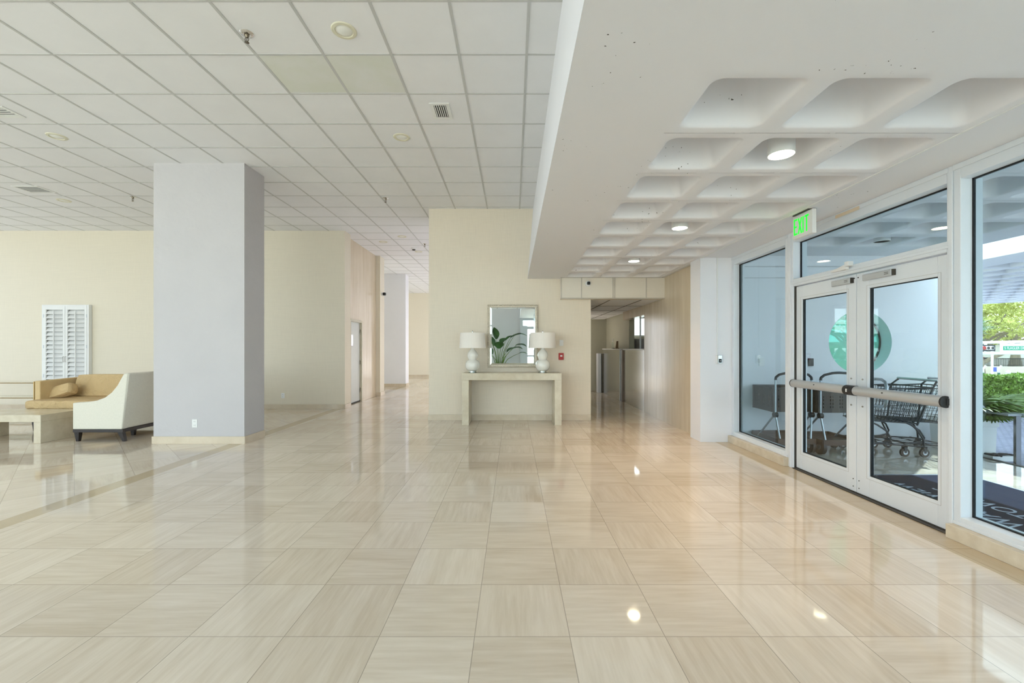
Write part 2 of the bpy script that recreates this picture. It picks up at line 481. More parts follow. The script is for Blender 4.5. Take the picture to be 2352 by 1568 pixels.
# edge beam of the low ceiling, its left side slightly raked
bm_ = MB().hexa([(0.27, -2.6, LZ+.004), (0.45, -2.6, LZ+.004), (0.45, 8.37, LZ+.004), (0.27, 8.37, LZ+.004)],
                [(0.375, -2.6, CZ), (0.50, -2.6, CZ), (0.50, 8.37, CZ), (0.375, 8.37, CZ)])
struct('trim_2', bm_, M['white'])
struct('trim_3', MB().box(2.735, 2.745, -2.6, 8.2, LZ-0.006, LZ+0.002), M['plastic'])
# soffit above glazing (closes the wall above the frames)
struct('wall_lintel', MB().box(3.19, 3.42, -2.6, 6.4, LZ, 3.4), M['white'])

# ---- walls
struct('wall_console', MB().box(-1.60, 0.50, 8.32, 8.62, 0, CZ+0.1).box(0.5, 1.47, 8.32, 8.62, 0, 3.1), M['grass'])
struct('wall_corridor_left', MB().box(-1.60, -1.45, 8.62, 9.2, 0, CZ+0.1), M['cream_wall'])
struct('wall_left', MB().box(-13, -3.79, 9.87, 10.22, 0, CZ+0.1), M['cream_wall'])
wl = MB().box(-4.15, -3.93, 10.22, 12.55, 2.06, CZ+0.1).box(-4.15, -3.93, 11.40, 12.55, 0, 2.06).box(-4.15, -3.93, 10.22, 10.53, 0, 2.06)
struct('wall_marble', wl, M['marble_wall'])
struct('wall_pilaster', MB().box(-4.15, -3.81, 12.55, 12.95, 0, CZ+0.1).box(-13, -4.15, 12.75, 12.95, 0, CZ+0.1), M['cream_wall'])
struct('wall_far', MB().box(-13, -1.45, 21, 21.2, 0, CZ+0.1), M['cream_wall'])
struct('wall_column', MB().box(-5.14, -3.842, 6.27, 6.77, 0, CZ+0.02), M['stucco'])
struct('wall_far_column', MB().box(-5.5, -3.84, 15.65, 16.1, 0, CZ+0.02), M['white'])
struct('wall_pillar', MB().box(2.72, 3.27, 6.385, 6.74, 0, LZ+0.3), M['white'])
# corridor: marble wall with a glazed service opening
mw = MB().box(2.81, 3.0, 6.74, 9.42, 0, 3.1)
struct('wall_lintel', MB().box(2.81, 3.0, 9.42, 11.25, 2.08, 3.1), M['marble_wall'])
struct('wall_right', mw, M['marble_wall'])
struct('wall_corridor_end', MB().box(1.3, 3.4, 14.0, 14.2, 0, 2.6).box(2.97, 3.1, 11.25, 14.0, 0, 2.6), M['green_wall'])
struct('wall_corridor_side', MB().box(1.32, 1.47, 8.62, 12.2, 0, 2.6), M['cream_wall'])
struct('wall_office_right', MB().box(5.4, 5.6, 8.4, 12.4, 0, 2.8), M['green_wall'])
struct('wall_office_end', MB().box(3.1, 5.6, 12.4, 12.6, 0, 1.70).box(3.1, 5.6, 12.4, 12.6, 2.25, 2.8), M['green_wall'])
struct('wall_office_front', MB().box(3.0, 5.6, 8.2, 8.4, 0, 2.8), M['green_wall'])
struct('ceiling', MB().box(3.0, 5.6, 8.2, 12.6, 2.8, 2.95), M['green_wall'])
struct('floor', MB().box(3.0, 5.6, 8.2, 12.6, -0.1, 0), M['floor'])
struct('ceiling', MB().box(0.5, 2.9, 8.38, 14.2, 2.289, 2.40).box(1.47, 2.97, 8.38, 14.2, 2.4, 2.6), M['ceil_tile'])
# bulkhead over the corridor mouth, with thin cover strips
bk = MB().box(0.885, 2.81, 8.15, 8.38, 2.285, LZ+0.05)
struct('wall_bulkhead', bk, P('warm_white_panel', (232, 224, 210), 0.5, var=0.01))
st = MB()
for xx in (0.895, 1.265, 1.85, 1.885, 2.47): st.box(xx-0.007, xx+0.007, 8.14, 8.152, 2.29, LZ)
st.box(0.88, 2.81, 8.138, 8.152, 2.283, 2.30).box(0.88, 2.81, 8.14, 8.152, LZ-0.012, LZ)
struct('trim_4', st, P('pale_grey_strip', (196, 188, 176), 0.5))
ct = MB()
for xx in (1.85, 2.45): ct.box(xx-0.01, xx+0.01, 8.38, 14, 2.285, 2.29)
for yy in (9.6, 10.8, 12.0, 13.2): ct.box(1.47, 2.81, yy-0.008, yy+0.008, 2.286, 2.29)
struct('trim_5', ct, M['metal_dark'])
# skirting
def skirt(name, segs, h=0.105, t=0.016):
    mb = MB()
    for (x0, y0, x1, y1, nx, ny) in segs:
        mb.box(min(x0, x1)+min(0, nx*t), max(x0, x1)+max(0, nx*t), min(y0, y1)+min(0, ny*t), max(y0, y1)+max(0, ny*t), 0, h)
    return struct(name, mb, M['base'], bevel=0.002, seg=1)
skirt('baseboard_console', [(-1.616, 8.32, -0.87, 8.32, 0, -1), (-0.868, 8.32, 0.05, 8.32, 0, -1), (0.052, 8.32, 0.62, 8.32, 0, -1), (0.622, 8.32, 1.47, 8.32, 0, -1)])
skirt('baseboard_column', [(-5.156, 6.27, -3.826, 6.27, 0, -1), (-3.842, 6.27, -3.842, 6.77, 1, 0), (-5.14, 6.27, -5.14, 6.77, -1, 0)])
skirt('baseboard_left', [(-13, 9.87, -3.774, 9.87, 0, -1), (-3.79, 9.87, -3.79, 10.22, 1, 0)])
skirt('baseboard_pilaster', [(-3.93, 12.55, -3.79, 12.55, 0, -1), (-3.81, 12.55, -3.81, 12.95, 1, 0)])
skirt('baseboard_far_column', [(-5.5, 15.65, -3.82, 15.65, 0, -1), (-3.84, 15.65, -3.84, 16.1, 1, 0)])
skirt('baseboard_far', [(-13, 21, -1.6, 21, 0, -1)])

# ---- glazing wall on the right
def rails(mb, y0, y1, z0, z1, fw, x0=3.18, x1=3.34, head=None, sill=None):
    h = head or fw; s = sill or fw
    mb.box(x0, x1, y0, y0+fw, z0, z1).box(x0, x1, y1-fw, y1, z0, z1)
    mb.box(x0, x1, y0+fw, y1-fw, z0, z0+s).box(x0, x1, y0+fw, y1-fw, z1-h, z1)
def glazed(name, y0, y1, z0, z1, fw=0.06, head=0.11, sill=0.06):
    r = root(name, (GX, (y0+y1)/2, z0))
    f = MB(); rails(f, y0, y1, z0, z1, fw, head=head, sill=sill)
    # stepped beads on the room side
    f.box(3.17, 3.18, y0, y1, z0, z0+0.025).box(3.17, 3.18, y0, y1, z1-0.04, z1)
    obj('window_frame', f, M['frame'], r, bevel=0.004)
    a, b, c, d = y0+fw, y1-fw, z0+sill, z1-head
    gk = MB()
    t = 0.010
    gk.box(GX-0.008, GX+0.008, a, a+t, c, d).box(GX-0.008, GX+0.008, b-t, b, c, d).box(GX-0.008, GX+0.008, a, b, c, c+t).box(GX-0.008, GX+0.008, a, b, d-t, d)
    obj('gasket', gk, M['gasket'], r)
    obj('pane', MB().box(GX-0.003, GX+0.003, a+t, b-t, c+t, d-t), M['glass'], r)
    return r
glazed('window_1', 5.085, 6.385, 0.10, LZ, 0.05)
glazed('window_2', 0.9, 3.17, 0.10, LZ, 0.05)
glazed('window_3', -2.6, 0.9, 0.10, LZ, 0.06)
# transom window above the doors
r = root('window_4', (GX, 4.1, 2.06))
f = MB().box(3.18, 3.34, 4.99, 5.085, 0, LZ).box(3.18, 3.34, 3.17, 3.22, 0, LZ)
f.box(3.18, 3.34, 3.22, 4.99, 2.065, 2.145).box(3.18, 3.34, 3.22, 4.99, 2.57, LZ)
f.box(3.17, 3.18, 3.17, 3.20, 0, LZ).box(3.17, 3.18, 5.02, 5.05, 0, LZ).box(3.17, 3.18, 3.2, 5.02, 2.09, 2.115).box(3.17, 3.18, 3.2, 5.02, 2.64, LZ)
obj('window_frame', f, M['frame'], r, bevel=0.004)
gk = MB(); t = 0.010
gk.box(GX-0.008, GX+0.008, 4.98, 4.99, 2.145, 2.57).box(GX-0.008, GX+0.008, 3.22, 3.23, 2.145, 2.57).box(GX-0.008, GX+0.008, 3.22, 4.99, 2.145, 2.152).box(GX-0.008, GX+0.008, 3.22, 4.99, 2.56, 2.57)
obj('gasket', gk, M['gasket'], r)
obj('pane', MB().box(GX-0.003, GX+0.003, 3.23, 4.98, 2.152, 2.56), M['glass'], r)
obj('rust_stain', MB().box(3.1695, 3.1705, 4.02, 4.32, 2.635, 2.668), M['stain'], r)
# stone curbs and threshold
struct('trim_6', MB().box(3.12, 3.36, 5.07, 6.385, 0, 0.10), M['curb'], bevel=0.004)
struct('trim_7', MB().box(3.12, 3.36, -2.6, 2.35, 0, 0.10).box(3.12, 3.36, 2.352, 3.17, 0, 0.10), M['curb'], bevel=0.004)
struct('trim_8', MB().box(3.17, 3.36, 3.22, 4.99, -0.005, 0.008).box(3.205, 3.215, 3.22, 4.99, 0.0, 0.012).box(3.235, 3.27, 3.22, 4.99, 0.0, 0.014), M['metal_dark'])

def leaf(name, y_lo, y_hi, gy0, gy1, hinge_low):
    """one door leaf in the plane x = 3.215..3.26; gy0..gy1 is the glass"""
    r = root(name, (3.24, (y_lo+y_hi)/2, 0.01))
    f = MB()
    x0, x1 = 3.215, 3.26
    f.box(x0, x1, y_lo, gy0, 0.014, 2.058).box(x0, x1, gy1, y_hi, 0.014, 2.058)
    f.box(x0, x1, gy0, gy1, 0.014, 0.205).box(x0, x1, gy0, gy1, 1.905, 2.058)
    obj('leaf_frame', f, M['frame'], r, bevel=0.003)
    f = MB()
    b = 0.028
    for (p, q) in ((gy0-b, gy0-b+0.003), (gy1+b-0.003, gy1+b)): f.box(x0-0.0015, x0, p, q, 0.205-b, 1.905+b)
    for (p, q) in ((0.205-b, 0.208-b), (1.902+b, 1.905+b)): f.box(x0-0.0015, x0, gy0-b, gy1+b, p, q)
    obj('glazing_bead', f, M['tbar'], r)
    gk = MB()
    gk.box(3.225, 3.25, gy0, gy0+0.009, 0.205, 1.905).box(3.225, 3.25, gy1-0.009, gy1, 0.205, 1.905).box(3.225, 3.25, gy0, gy1, 0.205, 0.211).box(3.225, 3.25, gy0, gy1, 1.899, 1.905)
    obj('gasket', gk, M['gasket'], r)
    obj('pane', MB().box(3.236, 3.242, gy0+0.009, gy1-0.009, 0.211, 1.899), M['glass'], r)
    return r
d1 = leaf('door_1', 4.115, 5.02-0.035, 4.235, 4.885, False)
d2 = leaf('door_2', 3.225, 4.108, 3.325, 3.965, True)
# jamb strip on the far side
struct('trim_9', MB().box(3.195, 3.30, 4.985, 4.992, 0, 2.065), M['metal_dark'])
def pushbar(parent, y0, y1, end_y, mid_y):
    o = obj('push_bar', MB().tube([(3.15, y0, 0.97), (3.15, y1, 0.97)], 0.043, 24), M['alu'], parent, smooth=True)
    c = MB().tube([(3.15, end_y-0.006, 0.97), (3.15, end_y+0.006, 0.97)], 0.044, 24)
    c.tube([(3.15, mid_y-0.028, 0.97), (3.15, mid_y+0.028, 0.97)], 0.047, 24)
    c.box(3.15, 3.216, end_y-0.01, end_y+0.03 if end_y < mid_y else end_y+0.01, 0.945, 0.995).box(3.15, 3.216, mid_y-0.02, mid_y+0.02, 0.94, 1.0)
    obj('bar_bracket', c, M['black'], o, smooth=True)
    s = MB()
    a, b = sorted((y0, y1))
    s.tube([(3.105, mid_y+(0.42 if end_y > mid_y else -0.36), 0.985), (3.109, mid_y+(0.42 if end_y > mid_y else -0.36), 0.985)], 0.006, 10)
    obj('bar_screw', s, M['black'], o)
pushbar(d1, 4.13, 4.935, 4.935, 4.12)
pushbar(d2, 3.20, 4.045, 3.20, 4.06)
obj('bar_label', MB().box(3.101, 3.104, 4.085, 4.10, 0.955, 0.985), M['plastic'], d1)
def closer(parent, ya, yb):
    o = obj('door_closer', MB().box(3.185, 3.216, ya, yb, 1.975, 2.032), M['alu'], parent, bevel=0.006)
    t = MB()
    for zz in (1.995, 2.008): t.box(3.1835, 3.1855, ya+0.03, ya+0.07, zz, zz+0.004)
    obj('closer_mark', t, M['metal_dark'], o)
    obj('closer_cap', MB().box(3.188, 3.216, ya-0.012, ya, 1.978, 2.029), M['metal_dark'], o)
closer(d1, 4.155, 4.40)
closer(d2, 3.70, 4.01)
def bolts(parent, ys, zs):
    for zz in zs:
        obj('screw', MB().tube([(3.208, ys, zz), (3.216, ys, zz)], 0.008, 12), M['steel'], parent, smooth=True)
bolts(d1, 4.17, (1.075, 0.825)); bolts(d2, 4.035, (1.075, 0.825))
for zz in (0.13, 0.06):
    obj('screw', MB().tube([(3.212, 4.15, zz), (3.216, 4.15, zz)], 0.005, 8), M['gasket'], d1)
    obj('screw', MB().tube([(3.212, 4.08, zz), (3.216, 4.08, zz)], 0.005, 8), M['gasket'], d2)
for par, yy in ((d1, 4.135), (d2, 4.09)):
    obj('screw', MB().tube([(3.212, yy, 2.02), (3.216, yy, 2.02)], 0.006, 8), M['gasket'], par)
# exterior pull handle on door_2 and door_1
for par, yy in ((d2, 4.03),):
    pth = [(3.26, yy, 0.80), (3.31, yy, 0.80)] + arc((3.31, yy, 0.83), 0.03, -90, 0, 5, 'xz') + arc((3.31, yy, 1.07), 0.03, 0, 90, 5, 'xz') + [(3.26, yy, 1.10)]
    pth = [(3.26, yy, 0.83), (3.33, yy, 0.83)]+[(3.33, yy-0.06, 0.83), (3.33, yy-0.10, 0.85), (3.33, yy-0.115, 0.89), (3.33, yy-0.115, 1.02), (3.33, yy-0.10, 1.06), (3.33, yy-0.06, 1.08), (3.33, yy, 1.08), (3.26, yy, 1.08)]
    obj('pull_handle', MB().tube(pth, 0.013, 12), M['cart_silver'], par, smooth=True)
# door sensor
t = thing('door_sensor', 'small white motion sensor on the transom bar above the double doors', 'sensor', (3.15, 4.17, 2.12))
obj('sensor_body', MB().box(3.12, 3.17, 4.09, 4.14, 2.13, 2.175), M['plastic'], t, bevel=0.004)
obj('sensor_nose', MB().hexa([(3.13, 4.14, 2.105), (3.17, 4.14, 2.105), (3.17, 4.36, 2.11), (3.15, 4.36, 2.11)], [(3.13, 4.14, 2.155), (3.17, 4.14, 2.155), (3.17, 4.36, 2.125), (3.15, 4.36, 2.125)]), M['plastic'], t, bevel=0.004)

# ---- unseen sides of the lobby: window walls behind the camera and far left, closed wall behind the plant
def big_window(name, axis, c, a0, a1, n, z1=CZ, pane='clear'):
    r = root(name, (c, (a0+a1)/2, 0) if axis == 'x' else ((a0+a1)/2, c, 0))
    f = MB(); gp = MB()
    def bx(mb, a, b, z0, z1_, t):
        if axis == 'x': mb.box(c-t, c+t, a, b, z0, z1_)
        else: mb.box(a, b, c-t, c+t, z0, z1_)
    for i in range(n+1):
        p = a0+(a1-a0)*i/n; bx(f, p-0.04, p+0.04, 0, z1, 0.06)
    bx(f, a0, a1, 0, 0.1, 0.06); bx(f, a0, a1, z1-0.08, z1, 0.06); bx(f, a0, a1, 2.35, 2.42, 0.05)
    obj('window_frame', f, M['frame'], r)
    bx(gp, a0+0.04, a1-0.04, 0.1, z1-0.08, 0.003)
    obj('pane', gp, M[pane], r)
big_window('window_5', 'x', -13.0, -2.6, 9.87, 8, pane='tinted')
big_window('window_6', 'x', -13.0, 12.95, 21, 5)
big_window('window_11', 'x', -1.52, 9.2, 20.9, 7, pane='frosted')  # unseen glazing added to brighten the corridor; frosting keeps out sun patches
big_window('window_7', 'y', -2.6, -13, -1.6, 7)
struct('wall_back', MB().box(-1.6, 0.30, -2.75, -2.6, 0, CZ+0.1).box(0.3, 3.3, -2.75, -2.6, LZ, 3.4), M['white'])
struct('ceiling', MB().box(-13, 0.4, -2.7, -2.6, CZ, CZ+0.15), M['white'])
r = root('window_8', (1.8, -2.6, 0))
f = MB().box(0.30, 0.42, -2.66, -2.52, 0, LZ).box(0.42, 0.62, -2.66, -2.56, 0, 2.35)
f.box(0.42, 3.18, -2.66, -2.55, 2.2, 2.32).box(0.42, 3.18, -2.66, -2.55, LZ-0.1, LZ).box(0.42, 3.18, -2.66, -2.55, 0, 0.1).box(1.75, 1.87, -2.66, -2.52, 0, LZ).box(0.42, 3.18, -2.65, -2.57, 1.0, 1.07).box(3.1, 3.2, -2.66, -2.52, 0, LZ)
obj('window_frame', f, M['frame'], r)
obj('pane', MB().box(0.42, 3.1, -2.61, -2.605, 0.1, LZ-0.1), M['clear'], r)

# ---- side door in the marble wall (far left corridor)
r = root('door_3', (-3.96, 10.95, 0))
obj('door_frame', MB().box(-4.1, -3.915, 10.53, 10.60, 0, 2.06).box(-4.1, -3.915, 11.34, 11.40, 0, 2.06).box(-4.1, -3.915, 10.60, 11.34, 2.02, 2.08), P('bronze_grey_frame', (206, 198, 176), 0.4), r)
obj('door_panel', MB().box(-4.02, -3.97, 10.60, 11.34, 0.02, 2.02), P('pale_grey_door', (214, 216, 210), 0.45, var=0.01), r)
obj('vision_panel', MB().box(-3.972, -3.962, 10.68, 10.86, 1.42, 1.70), M['chrome'], r)
obj('vision_glass', MB().box(-3.963, -3.958, 10.72, 10.82, 1.46, 1.66), M['mirror'], r)
for zz in (0.3, 1.0, 1.8):
    obj('hinge', MB().tube([(-3.95, 11.33, zz-0.05), (-3.95, 11.33, zz+0.05)], 0.012, 8), M['dark_chrome'], r)
obj('door_sweep', MB().box(-4.02, -3.955, 10.60, 11.34, 0.004, 0.025), M['gasket'], r)

# ================================================================== CEILING FITTINGS
def can_light(x, y, label, group='recessed lights in the tiled ceiling'):
    t = thing('recessed_light', label, 'ceiling light', (x, y, CZ), group)
    obj('trim_ring', MB().lathe([(0.070, -0.002), (0.074, -0.010), (0.098, -0.008), (0.104, -0.001), (0.104, 0.0), (0.07, 0.0)], (x, y, CZ), 40), M['aged'], t, smooth=True)
    obj('lens', MB().lathe([(0.001, -0.013), (0.04, -0.011), (0.066, -0.004), (0.070, 0.0)], (x, y, CZ), 32), M['lens'], t, smooth=True)
can_light(-1.41, 3.655, 'large round cream recessed ceiling light nearest the camera')
can_light(-1.40, 5.50, 'round recessed ceiling light just beyond the small louvred vent')
can_light(-5.70, 5.48, 'cream recessed ceiling light left of the white column, second from the left edge')
can_light(-8.04, 7.85, 'cream recessed ceiling light over the sofa beside the grey slot vent')
can_light(-3.23, 10.9, 'distant recessed ceiling light at the corridor mouth, left of the pair')
can_light(-2.63, 10.38, 'distant recessed ceiling light at the corridor mouth, right of the pair')
can_light(-2.59, 12.0, 'farthest recessed ceiling light beyond the ceiling smoke detector')

def sprinkler(x, y, label):
    t = thing('sprinkler', label, 'sprinkler', (x, y, CZ), 'sprinkler heads in the tiled ceiling')
    obj('escutcheon', MB().lathe([(0.020, -0.004), (0.030, -0.012), (0.050, -0.006), (0.055, -0.001), (0.055, 0), (0.02, 0)], (x, y, CZ), 28), M['chrome'], t, smooth=True)
    h = MB().lathe([(0.018, 0.0), (0.018, -0.02), (0.010, -0.03), (0.008, -0.036)], (x, y, CZ), 16)
    for s in (-1, 1):
        h.tube([(x+s*0.010, y, CZ-0.03), (x+s*0.016, y, CZ-0.05), (x+s*0.006, y, CZ-0.072)], 0.003, 8)
    h.tube([(x, y, CZ-0.03), (x, y, CZ-0.07)], 0.003, 8)
    obj('sprinkler_head', h, M['dark_chrome'], t, smooth=True)
    obj('deflector', MB().lathe([(0.006, -0.070), (0.018, -0.074), (0.018, -0.077), (0.004, -0.078)], (x, y, CZ), 16), M['dark_chrome'], t)
sprinkler(-2.24, 3.69, 'chrome sprinkler head nearest the camera, left of the large recessed light')
sprinkler(-6.65, 7.67, 'small sprinkler head in the ceiling left of the white column')
sprinkler(-2.25, 7.73, 'small sprinkler head in the ceiling between the white column and the mirror wall')
sprinkler(-2.24, 11.1, 'distant sprinkler head beside the top corner of the mirror wall')
t = thing('smoke_detector', 'distant dark-centred ceiling smoke detector in the left corridor', 'smoke detector', (-2.63, 11.6, CZ))
obj('detector_base', MB().lathe([(0.075, 0), (0.075, -0.02), (0.06, -0.03)], (-2.63, 11.6, CZ), 24), M['plastic'], t, smooth=True)
obj('detector_sensor', MB().lathe([(0.045, -0.03), (0.04, -0.055), (0.02, -0.06)], (-2.63, 11.6, CZ), 20), M['metal_dark'], t, smooth=True)

def vent(x0, x1, y0, y1, label, slat_axis, n, slat_m, b=0.03):
    t = thing('ceiling_vent', label, 'vent', ((x0+x1)/2, (y0+y1)/2, CZ))
    z = CZ-0.008
    obj('vent_frame', MB().box(x0-b, x1+b, y0-b, y0, z, CZ).box(x0-b, x1+b, y1, y1+b, z, CZ).box(x0-b, x0, y0, y1, z, CZ).box(x1, x1+b, y0, y1, z, CZ), M['plastic'], t, bevel=0.002)
    obj('duct_opening', MB().box(x0, x1, y0, y1, CZ-0.0015, CZ), M['gasket'], t)
    for i in range(n):
        if slat_axis == 'y':
            c = x0+(x1-x0)*(i+0.5)/n; w_ = (x1-x0)/n*0.42
            q = MB().box(c-w_/2, c+w_/2, y0, y1, z, CZ-0.002)
        else:
            c = y0+(y1-y0)*(i+0.5)/n; w_ = (y1-y0)/n*0.42
            q = MB().box(x0, x1, c-w_/2, c+w_/2, z, CZ-0.002)
        obj('slat', q, slat_m, t)
vent(-0.87, -0.735, 4.77, 5.02, 'small square louvred vent with dark slots nearest the camera', 'y', 6, M['plastic'], 0.04)
vent(-6.4, -5.62, 4.83, 4.99, 'white ceiling vent at the left edge of the picture', 'x', 4, M['plastic'], 0.04)
vent(-8.15, -7.78, 7.17, 7.43, 'grey slot vent in the ceiling above the sofa', 'x', 6, M['tbar'], 0.03)

# water-marked ceiling tiles (thin real tiles with their own yellowed colour)
kx = NT('water_marked_tile'); f_ = kx.noise(kx.pos(), 2.6, 4)
kx.put(kx.b.inputs['Base Color'], kx.ramp(f_, [(0.35, lin((222, 224, 214))), (0.65, lin((229, 229, 226)))])); kx.b.inputs['Roughness'].default_value = 0.9
M['marked'] = kx.m
struct('trim_10', MB().box(-2.306, -1.722, 3.965, 4.54, CZ-0.0015, CZ).box(-1.698, -1.11, 3.965, 4.54, CZ-0.0015, CZ), M['marked'])

# cylinder downlights in the coffers
def downlight(x, y, label, lit=True, group='cylinder downlights hanging in the coffers', zb=LZ+0.0):
    t = thing('cylinder_downlight', label, 'ceiling light', (x, y, zb+0.3), group)
    obj('lamp_body', MB().lathe([(0.001, 0.30), (0.082, 0.30), (0.084, 0.0), (0.079, 0.0), (0.075, 0.04), (0.001, 0.04)], (x, y, zb), 36, cap=False), M['plastic'], t, smooth=True)
    obj('lamp_lens', MB().lathe([(0.001, 0.006), (0.078, 0.006)], (x, y, zb), 36), M['lit'] if lit else M['lens'], t)
    if lit:
        l = bpy.data.lights.new('downlight_beam', 'SPOT'); l.energy = 46; l.color = (1.0, 0.68, 0.40); l.spot_size = math.radians(95); l.spot_blend = 0.9; l.shadow_soft_size = 0.07
        lo = bpy.data.objects.new('downlight_beam', l); COL.objects.link(lo); lo.location = (0, 0, -0.31); lo.parent = t
downlight(1.83, 2.997, 'lit white cylinder downlight in a coffer, nearest the camera')
downlight(1.83, 4.827, 'lit white cylinder downlight in a coffer, middle of the three')
downlight(1.83, 6.657, 'lit white cylinder downlight in a coffer, farthest of the three')

# exit sign hanging from the low ceiling
t = thing('exit_sign', 'white exit sign with green letters hanging above the double doors', 'exit sign', (2.82, 4.25, LZ))
obj('sign_housing', MB().box(2.80, 2.84, 4.11, 4.40, 2.445, 2.672), M['plastic'], t, bevel=0.004)
obj('mounting_plate', MB().box(2.78, 2.86, 4.14, 4.37, 2.672, 2.68), M['metal_dark'], t)
# block letters on the plane x = 2.80, reading along -y
def strokes(mb, letter, y0, w_, z0, h, s):
    X = 2.7985
    def seg(p, q):  # stroke in letter units (0..1)
        a = Vector((0, y0-p[0]*w_, z0+p[1]*h)); b = Vector((0, y0-q[0]*w_, z0+q[1]*h)); d = (b-a).normalized(); n_ = Vector((0, -d.z, d.y))*s/2
        vs = [a-n_, b-n_, b+n_, a+n_]
        mb.hexa([(X, v.y, v.z) for v in vs], [(X+0.0016, v.y, v.z) for v in vs])
    L = {'E': [((0.1, 0), (0.1, 1)), ((0, 0.05), (1, 0.05)), ((0, 0.5), (0.85, 0.5)), ((0, 0.95), (1, 0.95))],
         'X': [((0.05, 0), (0.95, 1)), ((0.95, 0), (0.05, 1))], 'I': [((0.5, 0), (0.5, 1))], 'T': [((0, 0.95), (1, 0.95)), ((0.5, 0), (0.5, 1))]}
    for p, q in L[letter]: seg(p, q)
lm = MB()
for ch, yy, ww in (('E', 4.375, 0.048), ('X', 4.313, 0.052), ('I', 4.250, 0.02), ('T', 4.218, 0.058)): strokes(lm, ch, yy, ww, 2.482, 0.155, 0.017)
obj('sign_letters', lm, M['green_letters'], t)

# ================================================================== CONSOLE GROUP
t = thing('console_table', 'long travertine waterfall console table against the mirror wall', 'table', (-0.03, 7.95, 0))
obj('table_top', MB().box(-0.908, 0.853, 7.75, 8.27, 0.80, 0.922), M['table_stone'], t, bevel=0.004)
obj('leg', MB().box(-0.908, -0.787, 7.75, 8.27, 0, 0.80), M['table_stone'], t, bevel=0.004)
obj('leg', MB().box(0.732, 0.853, 7.75, 8.27, 0, 0.80), M['table_stone'], t, bevel=0.004)

def table_lamp(x, y, label):
    z = 0.922
    t = thing('table_lamp', label, 'lamp', (x, y, z), 'gourd lamps on the console table')
    obj('acrylic_base', MB().lathe([(0.085, 0.0), (0.085, 0.010), (0.075, 0.012), (0.075, 0.03), (0.06, 0.03)], (x, y, z), 32), M['clear'], t, smooth=True)
    obj('metal_ring', MB().lathe([(0.062, 0.0), (0.064, 0.006), (0.060, 0.024), (0.058, 0.03)], (x, y, z+0.002), 32), M['chrome'], t, smooth=True)
    prof = [(0.055, 0.030), (0.080, 0.036), (0.108, 0.060), (0.126, 0.10), (0.130, 0.135), (0.124, 0.175), (0.105, 0.21), (0.080, 0.228), (0.068, 0.236),
            (0.070, 0.244), (0.082, 0.262), (0.092, 0.295), (0.094, 0.320), (0.086, 0.355), (0.066, 0.388), (0.044, 0.410), (0.034, 0.425), (0.030, 0.45), (0.001, 0.452)]
    obj('lamp_body', MB().lathe(prof, (x, y, z), 40), M['ceramic'], t, smooth=True)
    obj('stem', MB().tube([(x, y, z+0.45), (x, y, z+0.745)], 0.008, 10), M['chrome'], t)
    sh = MB().lathe([(0.240, 0.445), (0.224, 0.722), (0.221, 0.722), (0.237, 0.445), (0.240, 0.445)], (x, y, z), 64, cap=False)
    obj('lamp_shade', sh, M['shade'], t, smooth=True)
    q = MB()
    for a in (0, 120, 240): q.tube([(x, y, z+0.715), (x+0.222*math.cos(math.radians(a)), y+0.222*math.sin(math.radians(a)), z+0.72)], 0.002, 6)
    obj('shade_spider', q, M['chrome'], t)
    obj('finial', MB().lathe([(0.001, 0.762), (0.008, 0.755), (0.010, 0.748), (0.004, 0.740), (0.006, 0.722)], (x, y, z), 16), M['dark_chrome'], t, smooth=True)
table_lamp(-0.741, 7.98, 'white double gourd table lamp on the left end of the console table')
table_lamp(0.535, 7.98, 'white double gourd table lamp on the right end of the console table, overlapping the mirror')

t = thing('wall_mirror', 'tall rectangular mirror in a distressed silver frame above the console table', 'mirror', (-0.015, 8.29, 1.0))
mx0, mx1, mz0, mz1 = -0.486, 0.462, 1.005, 2.186
fw = 0.048
obj('mirror_frame', MB().box(mx0, mx0+fw, 8.275, 8.318, mz0, mz1).box(mx1-fw, mx1, 8.275, 8.318, mz0, mz1).box(mx0+fw, mx1-fw, 8.275, 8.318, mz0, mz0+fw).box(mx0+fw, mx1-fw, 8.275, 8.318, mz1-fw, mz1), M['mframe'], t, bevel=0.006)
bd = MB()
def bead(a, b, n):
    for i in range(n):
        p = Vector(a).lerp(Vector(b), (i+0.5)/n)
        bd.lathe([(0.001, -0.011), (0.010, -0.006), (0.013, 0), (0.010, 0.006), (0.001, 0.011)], tuple(p), 8, cap=False)
for e in (0.012,):
    bead((mx0+e, 8.272, mz0), (mx0+e, 8.272, mz1), 44); bead((mx1-e, 8.272, mz0), (mx1-e, 8.272, mz1), 44)
    bead((mx0, 8.272, mz0+e), (mx1, 8.272, mz0+e), 36); bead((mx0, 8.272, mz1-e), (mx1, 8.272, mz1-e), 36)
obj('frame_beading', bd, M['mframe'], t, smooth=True)
# bevelled glass
a, b, c, d = mx0+fw, mx1-fw, mz0+fw, mz1-fw; s = 0.028
mg = MB().add([(a, 8.290, c), (b, 8.290, c), (b, 8.290, d), (a, 8.290, d), (a+s, 8.286, c+s), (b-s, 8.286, c+s), (b-s, 8.286, d-s), (a+s, 8.286, d-s)],
              [(0, 1, 5, 4), (1, 2, 6, 5), (2, 3, 7, 6), (3, 0, 4, 7), (4, 5, 6, 7)])
obj('mirror_glass', mg, M['mirror'], t)

